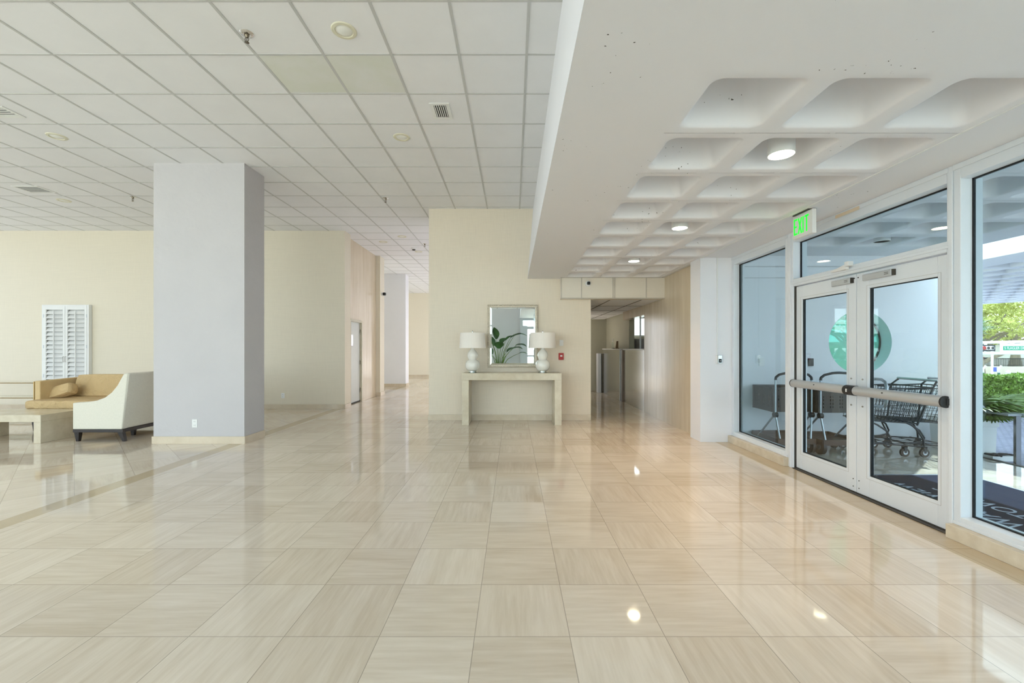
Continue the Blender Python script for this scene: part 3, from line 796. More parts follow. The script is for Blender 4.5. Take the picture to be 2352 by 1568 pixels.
t = thing('fire_alarm', 'red fire alarm pull station on the wall right of the mirror', 'fire alarm', (0.905, 8.3, 1.21))
obj('alarm_body', MB().box(0.858, 0.952, 8.285, 8.32, 1.145, 1.275), M['red'], t, bevel=0.004)
obj('pull_lever', MB().box(0.885, 0.925, 8.278, 8.286, 1.205, 1.235), M['plastic'], t, bevel=0.002)
t = thing('light_switch', 'white light switch plate above the red fire alarm', 'switch', (0.912, 8.31, 1.46))
obj('switch_plate', MB().box(0.876, 0.948, 8.312, 8.32, 1.41, 1.52), M['plastic'], t, bevel=0.002)
obj('rocker', MB().box(0.897, 0.927, 8.306, 8.313, 1.43, 1.50), M['plastic'], t, bevel=0.002)

t = thing('security_camera', 'small dome security camera on the bulkhead over the corridor', 'camera', (1.385, 8.13, 2.56))
obj('camera_base', MB().tube([(1.385, 8.15, 2.56), (1.385, 8.115, 2.56)], 0.05, 24), M['plastic'], t, smooth=True)
obj('camera_dome', MB().pillow((1.392, 8.105, 2.565), (0.03, 0.03, 0.03), 1.0, 8), M['black'], t, smooth=True)
t = thing('security_camera', 'small side-mounted security camera on the far corridor pilaster', 'camera', (-3.76, 12.7, 2.93))
obj('camera_base', MB().tube([(-3.81, 12.7, 2.93), (-3.74, 12.7, 2.93)], 0.05, 20), M['plastic'], t, smooth=True)
obj('camera_dome', MB().pillow((-3.72, 12.66, 2.93), (0.045, 0.05, 0.045), 1.0, 8), M['black'], t, smooth=True)

# outlets
def outlet(x, y, z, label):
    t = thing('wall_outlet', label, 'outlet', (x, y, z))
    obj('cover_plate', MB().box(x-0.036, x+0.036, y-0.007, y, z-0.058, z+0.058), M['plastic'], t, bevel=0.002)
    for s in (-1, 1):
        o = obj('socket', MB().box(x-0.017, x+0.017, y-0.010, y-0.006, z+s*0.026-0.014, z+s*0.026+0.014), M['plastic'], t, bevel=0.002)
        obj('slot', MB().box(x-0.009, x-0.006, y-0.0105, y-0.0095, z+s*0.026-0.004, z+s*0.026+0.006).box(x+0.006, x+0.009, y-0.0105, y-0.0095, z+s*0.026-0.004, z+s*0.026+0.006), M['gasket'], o)
outlet(-4.55, 6.27, 0.29, 'white wall outlet low on the front of the white column')
outlet(-5.18, 9.87, 0.30, 'white wall outlet low on the cream wall between column and corridor')

# pillar conduit and access button
t = thing('access_button', 'small grey push button box with conduit on the white pillar', 'button', (2.98, 6.37, 1.2))
obj('conduit', MB().box(2.958, 2.972, 6.372, 6.385, 1.26, LZ), M['plastic'], t)
obj('back_box', MB().box(2.945, 2.968, 6.355, 6.385, 1.145, 1.26), M['plastic'], t, bevel=0.002)
obj('button_plate', MB().box(2.962, 3.02, 6.345, 6.385, 1.145, 1.262), M['steel'], t, bevel=0.003)
obj('button', MB().box(2.972, 3.012, 6.338, 6.346, 1.155, 1.21), M['black'], t, bevel=0.003)
obj('button_led', MB().box(2.988, 2.997, 6.335, 6.339, 1.178, 1.187), M['plastic'], t)

# ================================================================== CORRIDOR DESK
t = thing('service_counter', 'polished steel fronted counter under the bright service opening in the corridor', 'counter', (2.9, 10.3, 0))
obj('counter_front', MB().box(2.815, 3.0, 9.42, 11.2, 0.0, 1.32), M['steel'], t)
obj('counter_top', MB().box(2.79, 3.15, 9.425, 11.2, 1.32, 1.352), M['plastic'], t)
obj('counter_divider', MB().box(2.93, 2.96, 10.15, 10.19, 1.352, 2.08), M['frame'], t)
obj('corner_post', MB().box(2.78, 2.83, 11.2, 11.32, 0, 1.34), P('brown_metal_post', (110, 92, 76), 0.4, 0.3), t)
t = thing('reception_desk', 'tall polished metal reception desk at the end of the corridor', 'desk', (2.85, 12.4, 0))
obj('desk_front', MB().box(2.745, 2.96, 11.33, 13.45, 0, 1.33), M['steel'], t)
obj('desk_top', MB().box(2.72, 2.965, 11.33, 13.45, 1.33, 1.352), M['plastic'], t)
t = thing('barrier_panel', 'slim pale metal panel standing left of the reception desk', 'panel', (2.65, 13.6, 0))
obj('panel_body', MB().box(2.60, 2.71, 13.5, 13.75, 0, 1.21), M['frame'], t, bevel=0.004)
obj('panel_edge', MB().box(2.71, 2.74, 13.48, 13.75, 0, 1.20), M['metal_dark'], t)
t = thing('spray_bottle', 'clear pump bottle standing on the reception desk', 'bottle', (2.79, 12.3, 1.352))
obj('bottle_body', MB().lathe([(0.03, 0), (0.033, 0.01), (0.033, 0.15), (0.012, 0.18), (0.012, 0.2)], (2.79, 12.3, 1.352), 20), M['clear'], t, smooth=True)
obj('pump', MB().lathe([(0.015, 0.2), (0.015, 0.225), (0.006, 0.23), (0.006, 0.26), (0.02, 0.262), (0.02, 0.275)], (2.79, 12.3, 1.352), 16), M['plastic'], t, smooth=True)
t = thing('card_holder', 'brown upright card holder beside the pump bottle', 'holder', (2.80, 11.9, 1.352))
obj('holder_back', MB().hexa([(2.77, 11.88, 1.352), (2.84, 11.88, 1.352), (2.84, 11.92, 1.352), (2.77, 11.92, 1.352)], [(2.80, 11.90, 1.56), (2.85, 11.90, 1.56), (2.85, 11.92, 1.56), (2.80, 11.92, 1.56)]), P('brown_card', (122, 100, 72), 0.5), t)
obj('holder_foot', MB().box(2.76, 2.86, 11.85, 11.95, 1.352, 1.37), P('brown_card_foot', (122, 100, 72), 0.5), t)
tag(obj('desk_tray', MB().box(2.74, 2.86, 12.05, 12.22, 1.352, 1.372), M['black'], bevel=0.004), 'flat black tray on the reception desk in front of the bottle', 'tray')
# office window beyond the opening
r = root('window_9', (4.3, 12.5, 1.70))
f = MB().box(3.1, 3.16, 12.45, 12.55, 1.70, 2.25).box(5.3, 5.4, 12.45, 12.55, 1.70, 2.25).box(3.16, 5.3, 12.45, 12.55, 1.70, 1.74).box(3.16, 5.3, 12.45, 12.55, 2.21, 2.25)
for xx in (3.42, 3.9, 4.4, 4.9): f.box(xx-0.02, xx+0.02, 12.45, 12.55, 1.74, 2.21)
obj('window_frame', f, M['frame'], r)
obj('pane', MB().box(3.16, 5.3, 12.498, 12.502, 1.74, 2.21), M['clear'], r)
tag(obj('filing_cabinet', MB().box(3.11, 3.6, 12.0, 12.38, 0, 1.62).box(3.12, 3.35, 11.985, 12.0, 0.05, 1.58).box(3.36, 3.59, 11.985, 12.0, 0.05, 1.58), P('grey_cabinet', (168, 164, 170), 0.5), bevel=0.004), 'grey filing cabinet in the office behind the corridor counter', 'cabinet')

# ================================================================== SEATING AREA
# corner sofa
t = thing('corner_sofa', 'cream and tan upholstered corner sofa with swooping arm behind the white column', 'sofa', (-6.8, 7.3, 0))
# near end shell: swooping profile in the x-z plane, extruded along y
prof = [(-6.43, 0.18), (-5.71, 0.18), (-5.62, 1.0), (-5.685, 0.995)]
cur = [(-5.685, 0.995), (-5.72, 0.93), (-5.78, 0.82), (-5.86, 0.72), (-5.96, 0.645), (-6.08, 0.60), (-6.22, 0.578), (-6.43, 0.566)]
prof = prof[:3]+cur
obj('arm_panel', MB().prism(prof, 'y', 6.40, 6.52), M['cream_fabric'], t, bevel=0.015, seg=3)
obj('sofa_back', MB().hexa([(-5.85, 6.44, 0.18), (-5.71, 6.405, 0.18), (-5.71, 8.30, 0.18), (-5.85, 8.30, 0.18)],
                           [(-5.70, 6.44, 1.0), (-5.61, 6.405, 1.0), (-5.61, 8.30, 1.0), (-5.70, 8.30, 1.0)]), M['cream_fabric'], t, bevel=0.02, seg=3)
obj('sofa_back', MB().box(-7.93, -5.72, 8.16, 8.28, 0.18, 0.80), M['cream_fabric'], t, bevel=0.02, seg=3)
obj('side_arm', MB().hexa([(-7.94, 7.28, 0.14), (-7.85, 7.28, 0.14), (-7.85, 8.2, 0.14), (-7.94, 8.2, 0.14)], [(-7.94, 7.28, 0.82), (-7.85, 7.28, 0.82), (-7.85, 8.2, 0.85), (-7.94, 8.2, 0.85)]), M['tan_ins'], t, bevel=0.01, seg=2)
obj('seat_base', MB().box(-7.84, -5.86, 7.16, 8.14, 0.18, 0.38).box(-6.40, -5.86, 6.52, 7.16, 0.18, 0.38), M['tan_ins'], t, bevel=0.01)
obj('seat_cushion', MB().pillow((-6.90, 7.60, 0.445), (1.04, 0.54, 0.075), 0.35, 16), M['tan'], t, smooth=True)
obj('seat_cushion', MB().pillow((-6.13, 6.80, 0.445), (0.28, 0.28, 0.075), 0.4, 12), M['tan'], t, smooth=True)
rot = Matrix.Rotation(math.radians(-10), 3, 'X')
obj('back_cushion', MB().pillow((-7.16, 7.90, 0.69), (0.64, 0.15, 0.205), 0.55, 20, rot), M['tan'], t, smooth=True)
obj('back_cushion', MB().pillow((-6.16, 7.90, 0.69), (0.36, 0.15, 0.205), 0.55, 20, rot), M['tan'], t, smooth=True)
obj('base_rail', MB().box(-6.43, -5.70, 6.405, 6.44, 0.135, 0.18).box(-5.74, -5.70, 6.44, 8.28, 0.135, 0.18).box(-6.43, -5.70, 8.1, 8.2, 0.135, 0.18).box(-7.9, -6.4, 7.2, 7.24, 0.135, 0.18), M['wood_dark'], t, bevel=0.003)
def sleg(x, y, dx):
    return MB().hexa([(x+dx, y-0.02, 0), (x+dx+0.04, y-0.02, 0), (x+dx+0.04, y+0.02, 0), (x+dx, y+0.02, 0)], [(x-0.01, y-0.03, 0.14), (x+0.065, y-0.03, 0.14), (x+0.065, y+0.03, 0.14), (x-0.01, y+0.03, 0.14)])
for (x, y, dx) in ((-6.41, 6.44, 0.01), (-5.78, 6.44, 0.06), (-6.0, 6.9, 0.01), (-5.78, 8.2, 0.04), (-7.88, 7.22, 0), (-7.88, 8.1, 0)):
    obj('leg', sleg(x, y, dx), M['wood_dark'], t, bevel=0.003)
rot = Matrix.Rotation(math.radians(-18), 3, 'Y') @ Matrix.Rotation(math.radians(-20), 3, 'X')
tag(obj('throw_pillow', MB().pillow((-7.72, 7.52, 0.625), (0.21, 0.09, 0.10), 0.8, 14, rot), M['tan'], smooth=True), 'small tan bolster pillow at the left end of the sofa seat', 'pillow')

t = thing('coffee_table', 'travertine waterfall coffee table at the left edge of the picture', 'table', (-7.4, 6.6, 0))
obj('table_top', MB().box(-8.05, -6.775, 6.29, 6.92, 0.305, 0.405), M['table_stone'], t, bevel=0.004)
obj('leg', MB().box(-6.878, -6.775, 6.29, 6.92, 0, 0.305), M['table_stone'], t, bevel=0.004)
obj('leg', MB().box(-8.05, -7.95, 6.29, 6.92, 0, 0.305), M['table_stone'], t, bevel=0.004)

t = thing('glass_shelf_table', 'brass framed side table with three glass shelves left of the sofa', 'table', (-9.8, 8.7, 0))
for zz in (0.12, 0.40, 0.69):
    o = obj('glass_shelf', MB().box(-11.2, -9.28, 8.5, 8.95, zz, zz+0.010), M['clear'], t)
    obj('shelf_rim', MB().tube([(-11.2, 8.5, zz), (-9.28, 8.5, zz), (-9.28, 8.95, zz), (-11.2, 8.95, zz)], 0.008, 8, True), M['brass'], o)
for (x, y) in ((-11.2, 8.5), (-9.28, 8.5), (-9.28, 8.95), (-11.2, 8.95)):
    obj('post', MB().tube([(x, y, 0), (x, y, 0.72)], 0.011, 8), M['brass'], t, smooth=True)

# louvred shutter panels in a frame on the cream wall
t = thing('louvred_shutters', 'white pair of louvred shutters framed on the cream wall behind the sofa', 'shutters', (-9.9, 9.85, 0.45))
X0, X1 = -10.52, -9.47; Z0, Z1 = 0.45, 2.335; Yf = 9.79
obj('outer_frame', MB().box(X0, X0+0.045, Yf, 9.868, Z0, Z1).box(X1-0.045, X1, Yf, 9.868, Z0, Z1).box(X0+0.045, X1-0.045, Yf, 9.868, Z1-0.03, Z1).box(X0+0.045, X1-0.045, Yf, 9.868, Z0, Z0+0.03).box(X0+0.045, X1-0.045, 9.855, 9.868, Z0+0.03, Z1-0.03), M['plastic'], t, bevel=0.003)
xm = (X0+X1)/2
for (a, b) in ((X0+0.045, xm-0.003), (xm+0.003, X1-0.045)):
    p = obj('shutter_panel', MB().box(a, a+0.05, Yf-0.005, Yf+0.025, Z0+0.03, Z1-0.03).box(b-0.05, b, Yf-0.005, Yf+0.025, Z0+0.03, Z1-0.03).box(a+0.05, b-0.05, Yf-0.005, Yf+0.025, Z1-0.11, Z1-0.03).box(a+0.05, b-0.05, Yf-0.005, Yf+0.025, Z0+0.03, Z0+0.13), M['plastic'], t, bevel=0.003)
    lv = MB(); n = 17; z0, z1 = Z0+0.13, Z1-0.11
    for i in range(n):
        zc = z0+(z1-z0)*(i+0.5)/n; h = (z1-z0)/n
        lv.hexa([(a+0.052, Yf-0.012, zc-h*0.50), (b-0.052, Yf-0.012, zc-h*0.50), (b-0.052, Yf-0.004, zc-h*0.52), (a+0.052, Yf-0.004, zc-h*0.52)],
                [(a+0.052, Yf+0.042, zc+h*0.32), (b-0.052, Yf+0.042, zc+h*0.32), (b-0.052, Yf+0.05, zc+h*0.28), (a+0.052, Yf+0.05, zc+h*0.28)])
    obj('louvres', lv, M['plastic'], p)
    c = (a+b)/2
    obj('tilt_rod', MB().box(c-0.008, c+0.008, Yf-0.025, Yf-0.012, z0+0.05, z1-0.02), M['plastic'], p)
    for zz in (Z0+0.3, Z0+0.95, Z1-0.25):
        hx = a if a < xm-0.1 else b
        obj('hinge', MB().box(hx-0.008, hx+0.008, Yf-0.008, Yf-0.004, zz-0.035, zz+0.035), M['alu'], p)
    px_ = b-0.02 if a < xm-0.1 else a+0.02
    obj('pull', MB().tube([(px_, Yf-0.005, 1.06), (px_, Yf-0.03, 1.06), (px_, Yf-0.03, 1.18), (px_, Yf-0.005, 1.18)], 0.004, 6), M['dark_chrome'], p)

# plant behind the camera, seen in the mirror
def broad_leaf(mb, base, tip_dir, L, W, droop, up=Vector((0, 0, 1))):
    d = Vector(tip_dir).normalized(); side = d.cross(up)
    side = side.normalized() if side.length > 0.05 else Vector((1, 0, 0))
    p = Vector(base); n = 8; pts = []
    for i in range(n+1):
        t_ = i/n; wv = W*math.sin(PI*min(1, t_*0.92+0.06))**0.8
        dd = (d - Vector((0, 0, 1))*droop*t_).normalized()
        nn = side.cross(dd).normalized()
        pts.append((p-side*wv/2+nn*wv*0.16, p.copy(), p+side*wv/2+nn*wv*0.16)); p = p+dd*L/n
    vs = [q for r_ in pts for q in r_]; fs = []
    for i in range(n):
        a = i*3; fs += [(a, a+1, a+4, a+3), (a+1, a+2, a+5, a+4)]
    mb.add(vs, fs)
PX, PY = -0.62, -1.95
t = thing('potted_plant', 'tall bird of paradise plant with broad leaves reflected in the mirror', 'plant', (PX, PY, 0))
obj('pot', MB().lathe([(0.16, 0), (0.24, 0.5), (0.25, 0.52), (0.22, 0.52), (0.20, 0.46), (0.001, 0.46)], (PX, PY, 0), 32, cap=False), M['ceramic'], t, smooth=True)
obj('soil', MB().lathe([(0.21, 0.46), (0.001, 0.48)], (PX, PY, 0), 24), M['soil'], t)
stm = MB(); lf = MB(); rnd = random.Random(3)
for i, (dx, dy, top, L, W) in enumerate(((-0.36, 0.1, 1.98, 0.50, 0.20), (-0.22, -0.1, 1.62, 0.42, 0.20), (0.50, 0.05, 1.95, 0.52, 0.17), (0.72, -0.05, 1.62, 0.42, 0.22), (0.58, 0.2, 1.48, 0.40, 0.20), (0.30, 0.2, 1.84, 0.36, 0.16), (0.12, -0.15, 1.72, 0.30, 0.2), (0.86, 0.1, 1.30, 0.36, 0.14), (-0.5, 0.15, 1.45, 0.4, 0.2), (0.02, 0.2, 1.5, 0.32, 0.24), (-0.30, -0.2, 1.25, 0.4, 0.22), (0.35, -0.2, 1.35, 0.4, 0.22), (0.66, 0.1, 2.05, 0.5, 0.16), (-0.1, 0.1, 1.9, 0.45, 0.2))):
    b0 = Vector((PX+dx*0.12, PY+dy*0.2, 0.46)); tp = Vector((PX+dx, PY+dy, top-0.15)); mid = (b0+tp)/2+Vector((-dx*0.12, 0, 0.10))
    stm.tube([b0, b0.lerp(mid, 0.5)+Vector((0, 0, .02)), mid, mid.lerp(tp, 0.55)+Vector((0, 0, .02)), tp], [0.016, 0.014, 0.012, 0.009, 0.006], 8)
    dd = Vector((dx*1.2, 0.2*(1 if dy >= 0 else -1), 0.9 if dx < 0 else 0.35)); broad_leaf(lf, tp, dd, L*1.15, W*1.7, 1.0 if dx > 0.5 else 0.5)
obj('stem', stm, M['leaf_palm'], t, smooth=True)
for i in range(60):
    a = rnd.uniform(0, 2*PI); broad_leaf(lf, (PX+0.12*math.cos(a), PY+0.12*math.sin(a), 0.50), (math.cos(a), math.sin(a), rnd.uniform(0.6, 2.4)), rnd.uniform(0.3, 0.5), 0.05, 1.3)
obj('foliage', lf, M['leaf'], t, smooth=True)

# ================================================================== ENTRY PORCH
struct('floor', MB().box(3.36, 5.84, -6, 6.6, -0.2, -0.002), M['floor_out'])
struct('trim_11', MB().box(5.84, 5.90, -6, 6.3, -0.2, 0.004), M['metal_dark'])
# porch wall with the round window
def wall_with_hole(x0, x1, y0, y1, z0, z1, cx, cz, r, n=48):
    mb = MB()
    ang = [2*PI*i/n for i in range(n)]
    ring = [(cx+r*math.cos(a), cz+r*math.sin(a)) for a in ang]
    outer = []
    for a in ang:
        c, s = math.cos(a), math.sin(a)
        tx = ((x1-cx)/c if c > 0 else (x0-cx)/c) if abs(c) > 1e-9 else 1e9
        tz = ((z1-cz)/s if s > 0 else (z0-cz)/s) if abs(s) > 1e-9 else 1e9
        q = min(tx, tz); outer.append((cx+c*q, cz+s*q))
    for (yy, flip) in ((y0, False), (y1, True)):
        vs = [(p[0], yy, p[1]) for p in ring]+[(p[0], yy, p[1]) for p in outer]
        fs = [(i, (i+1) % n, n+(i+1) % n, n+i) for i in range(n)]
        mb.add(vs, [f[::-1] for f in fs] if flip else fs)
        # fill the corners
        for (X, Z) in ((x0, z0), (x1, z0), (x1, z1), (x0, z1)):
            best = None
            for i in range(n):
                p, q = outer[i], outer[(i+1) % n]
                if (abs(p[0]-X) < 1e-6 or abs(p[1]-Z) < 1e-6) and (abs(q[0]-X) < 1e-6 or abs(q[1]-Z) < 1e-6) and not (abs(p[0]-q[0]) < 1e-6 or abs(p[1]-q[1]) < 1e-6):
                    mb.add([(p[0], yy, p[1]), (X, yy, Z), (q[0], yy, q[1])], [(0, 1, 2)])
    vs = [(p[0], y0, p[1]) for p in ring]+[(p[0], y1, p[1]) for p in ring]
    mb.add(vs, [(i, i+n, (i+1) % n+n, (i+1) % n) for i in range(n)])
    mb.quad((x1, y0, z0), (x1, y1, z0), (x1, y1, z1), (x1, y0, z1))
    return mb
HC = (4.95, 1.45, 0.45)
struct('wall_porch', wall_with_hole(3.27, 6.12, 6.26, 6.52, -0.2, 2.9, *HC), M['white'])
r = root('window_10', (HC[0], 6.45, HC[1]))
obj('pane', xform(MB().lathe([(0.001, 0), (HC[2]-0.02, 0)], (0, 0, 0), 64, cap=False), Matrix.Translation((HC[0], 6.455, HC[1])) @ Matrix.Rotation(PI/2, 4, 'X')), M['teal'], r)
obj('window_frame', MB().tube([(HC[0]+0.44*math.cos(2*PI*i/48), 6.455, HC[1]+0.44*math.sin(2*PI*i/48)) for i in range(48)], 0.014, 8, True), M['metal_dark'], r, smooth=True)
# thin grey strips across the porch wall
struct('trim_12', MB().box(3.3, 6.12, 6.256, 6.262, 2.52, 2.535).box(3.3, 6.12, 6.256, 6.262, 2.36, 2.372), M['tbar'])
# porch ceiling with coffers
pc = coffered(MB(), [3.72+0.607*i for i in range(3)], [-0.9+0.61*i for i in range(11)], 0.485, LZ, 0.30, 3.40, 5.85, -6, 6.52)
struct('ceiling', pc, M['white'], smooth=True)
struct('trim_13', MB().box(5.85, 5.95, -6, 6.52, LZ, LZ+0.6), M['white'])
def porch_light(x, y, label):
    downlight(x, y, label, False, 'unlit porch downlights')
porch_light(4.57, 5.44, 'unlit white cylinder downlight outside, seen through the transom glass')
# driveway canopy beyond the gap
def canopy(x0, x1, y0, y1, z):
    mb = MB()
    mb.add([(x0, y0, z), (x0, 15.2, z), (14.9, 15.2, z), (16.9, 11.0, z), (16.9, y0, z), (x0, y0, z+0.7), (x0, 15.2, z+0.7), (14.9, 15.2, z+0.7), (16.9, 11.0, z+0.7), (16.9, y0, z+0.7)],
           [(5, 6, 7, 8, 9), (0, 5, 6, 1)[::-1], (1, 6, 7, 2)[::-1], (2, 7, 8, 3)[::-1], (3, 8, 9, 4)[::-1], (4, 9, 5, 0)[::-1]])
    return mb
CY = 2.80
cp = canopy(7.6, 17, -6, 15.2, CY)
struct('ceiling', cp, M['white'])
# ribs of the canopy
rb = MB()
q = 8.1
cp2 = MB()
def inside(x, y): return x < 16.9 and y < 15.2 and (x-14.9)*(15.2-11.0) < (15.2-y)*(16.9-14.9)+0.0 or x < 14.9
yy = -5.6
while yy < 15.2:
    xe = 16.9 if yy < 11.0 else 16.9-(yy-11.0)*2.0/4.2
    rb.box(7.63, xe, yy, yy+0.13, CY-0.0, CY+0.25); yy += 0.61
xx = 7.63
while xx < 16.9:
    ye = 15.2 if xx < 14.9 else 15.2-(xx-14.9)*4.2/2.0
    rb.box(xx, xx+0.13, -5.6, ye, CY+0.001, CY+0.25); xx += 0.61
struct('trim_14', rb, M['white'])
struct('trim_15', MB().box(7.62, 8.25, -5.9, 15.1, CY-0.002, CY+0.24), M['white'])
# lift underside panel so the ribs read as coffers
struct('trim_16', MB().prism([(7.64, -5.9), (16.8, -5.9), (16.8, 11.0), (14.85, 15.1), (7.64, 15.1)], 'z', CY+0.25, CY+0.3), M['white'])

# pavement, terrain
gr = MB()
gr.quad((5.9, -8, -0.03), (24, -8, -0.03), (24, 8.5, -0.03), (5.9, 8.5, -0.03))
gr.quad((5.9, 8.5, -0.03), (24, 8.5, -0.03), (24, 15.6, -0.98), (5.9, 15.6, -0.98))
struct('floor', gr, M['pavers'])
gr = MB()
gr.quad((5.9, 15.6, -0.99), (60, 15.6, -0.99), (110, 60, -2.35), (5.9, 60, -2.35)).quad((24, -40, -0.5), (110, -40, -0.5), (110, 60, -2.3), (24, 15.6, -1.0))
gr.quad((5.9, 60, -2.35), (110, 60, -2.35), (110, 120, -2.6), (5.9, 120, -2.6))
struct('floor', gr, M['asphalt'])
struct('floor', MB().quad((-40, -40, -0.05), (-13.05, -40, -0.05), (-13.05, 40, -0.05), (-40, 40, -0.05)).quad((-13.05, -40, -0.05), (24, -40, -0.05), (24, -8, -0.05), (-13.05, -8, -0.05)).quad((-13.05, -8, -0.05), (3.3, -8, -0.05), (3.3, -2.8, -0.05), (-13.05, -2.8, -0.05)).quad((-1.44, 8.7, -0.05), (1.30, 8.7, -0.05), (1.30, 30, -0.05), (-1.44, 30, -0.05)), M['concrete'])

# door mat
t = thing('entrance_mat', 'navy blue entrance mat with pale lettering outside the double doors', 'mat', (4.15, 3.85, 0))
obj('mat_carpet', MB().box(3.45, 4.84, 2.95, 4.71, -0.002, 0.012), M['mat'], t)
obj('mat_border', MB().box(4.82, 4.832, 2.97, 4.69, 0.012, 0.0135).box(3.46, 4.832, 4.68, 4.69, 0.012, 0.0135), M['mat_text'], t)
rm = Matrix(((0, -1, 0, 0), (1, 0, 0, 0), (0, 0, 1, 0), (0, 0, 0, 1)))
for s_, X, sz in (('WATERVIEW', 3.83, 0.215), ('TOWERS', 4.11, 0.215)):
    tm = text_mesh(s_, sz, 0.0008)
    wd = max(v[0] for v in tm.v)-min(v[0] for v in tm.v); want = 1.12 if s_ == 'WATERVIEW' else 0.76
    xform(tm, Matrix.Translation((X, 3.86, 0.013)) @ rm @ Matrix.Diagonal((want/wd, 1, 1, 1)))
    obj('mat_lettering', tm, M['mat_text'], t)

# card reader and switch on the porch wall
tag(obj('card_reader', MB().box(4.20, 4.27, 6.235, 6.26, 1.11, 1.22), M['black'], bevel=0.005), 'small black card reader on the porch wall left of the round window', 'card reader')
tag(obj('wall_switch', MB().box(3.50, 3.57, 6.25, 6.26, 1.11, 1.23), M['plastic'], bevel=0.003), 'white blank plate on the porch wall behind the left glass', 'switch')
# bushes outside the round window
def leafball(mb, c, rad, n, size, rn, flat=1.0):
    for i in range(n):
        d = Vector((rn.gauss(0, 1), rn.gauss(0, 1), rn.gauss(0, 1))).normalized()
        rr_ = rn.uniform(0.55, 1.0)**0.5
        p = Vector(c)+Vector((d.x*rad[0], d.y*rad[1], d.z*rad[2]))*rr_
        u = Vector((rn.gauss(0, 1), rn.gauss(0, 1), rn.gauss(0, 1)*flat)).normalized(); v = u.orthogonal().normalized()
        v = (Matrix.Rotation(rn.uniform(0, PI), 3, u) @ v)
        a = size*rn.uniform(0.6, 1.3)
        mb.add([p-u*a, p+v*a*0.35, p+u*a, p-v*a*0.35], [(0, 1, 2, 3)])
rn = random.Random(11)
b = MB(); leafball(b, (5.35, 7.5, 0.9), (0.5, 0.35, 0.55), 900, 0.07, rn)
t = thing('shrub', 'green shrub seen through the teal round window', 'shrub', (5.35, 7.5, 0))
obj('foliage', b, M['hedge'], t); obj('stem', MB().tube([(5.35, 7.5, -0.03), (5.35, 7.5, 0.8)], 0.03, 8), M['bark'], t)

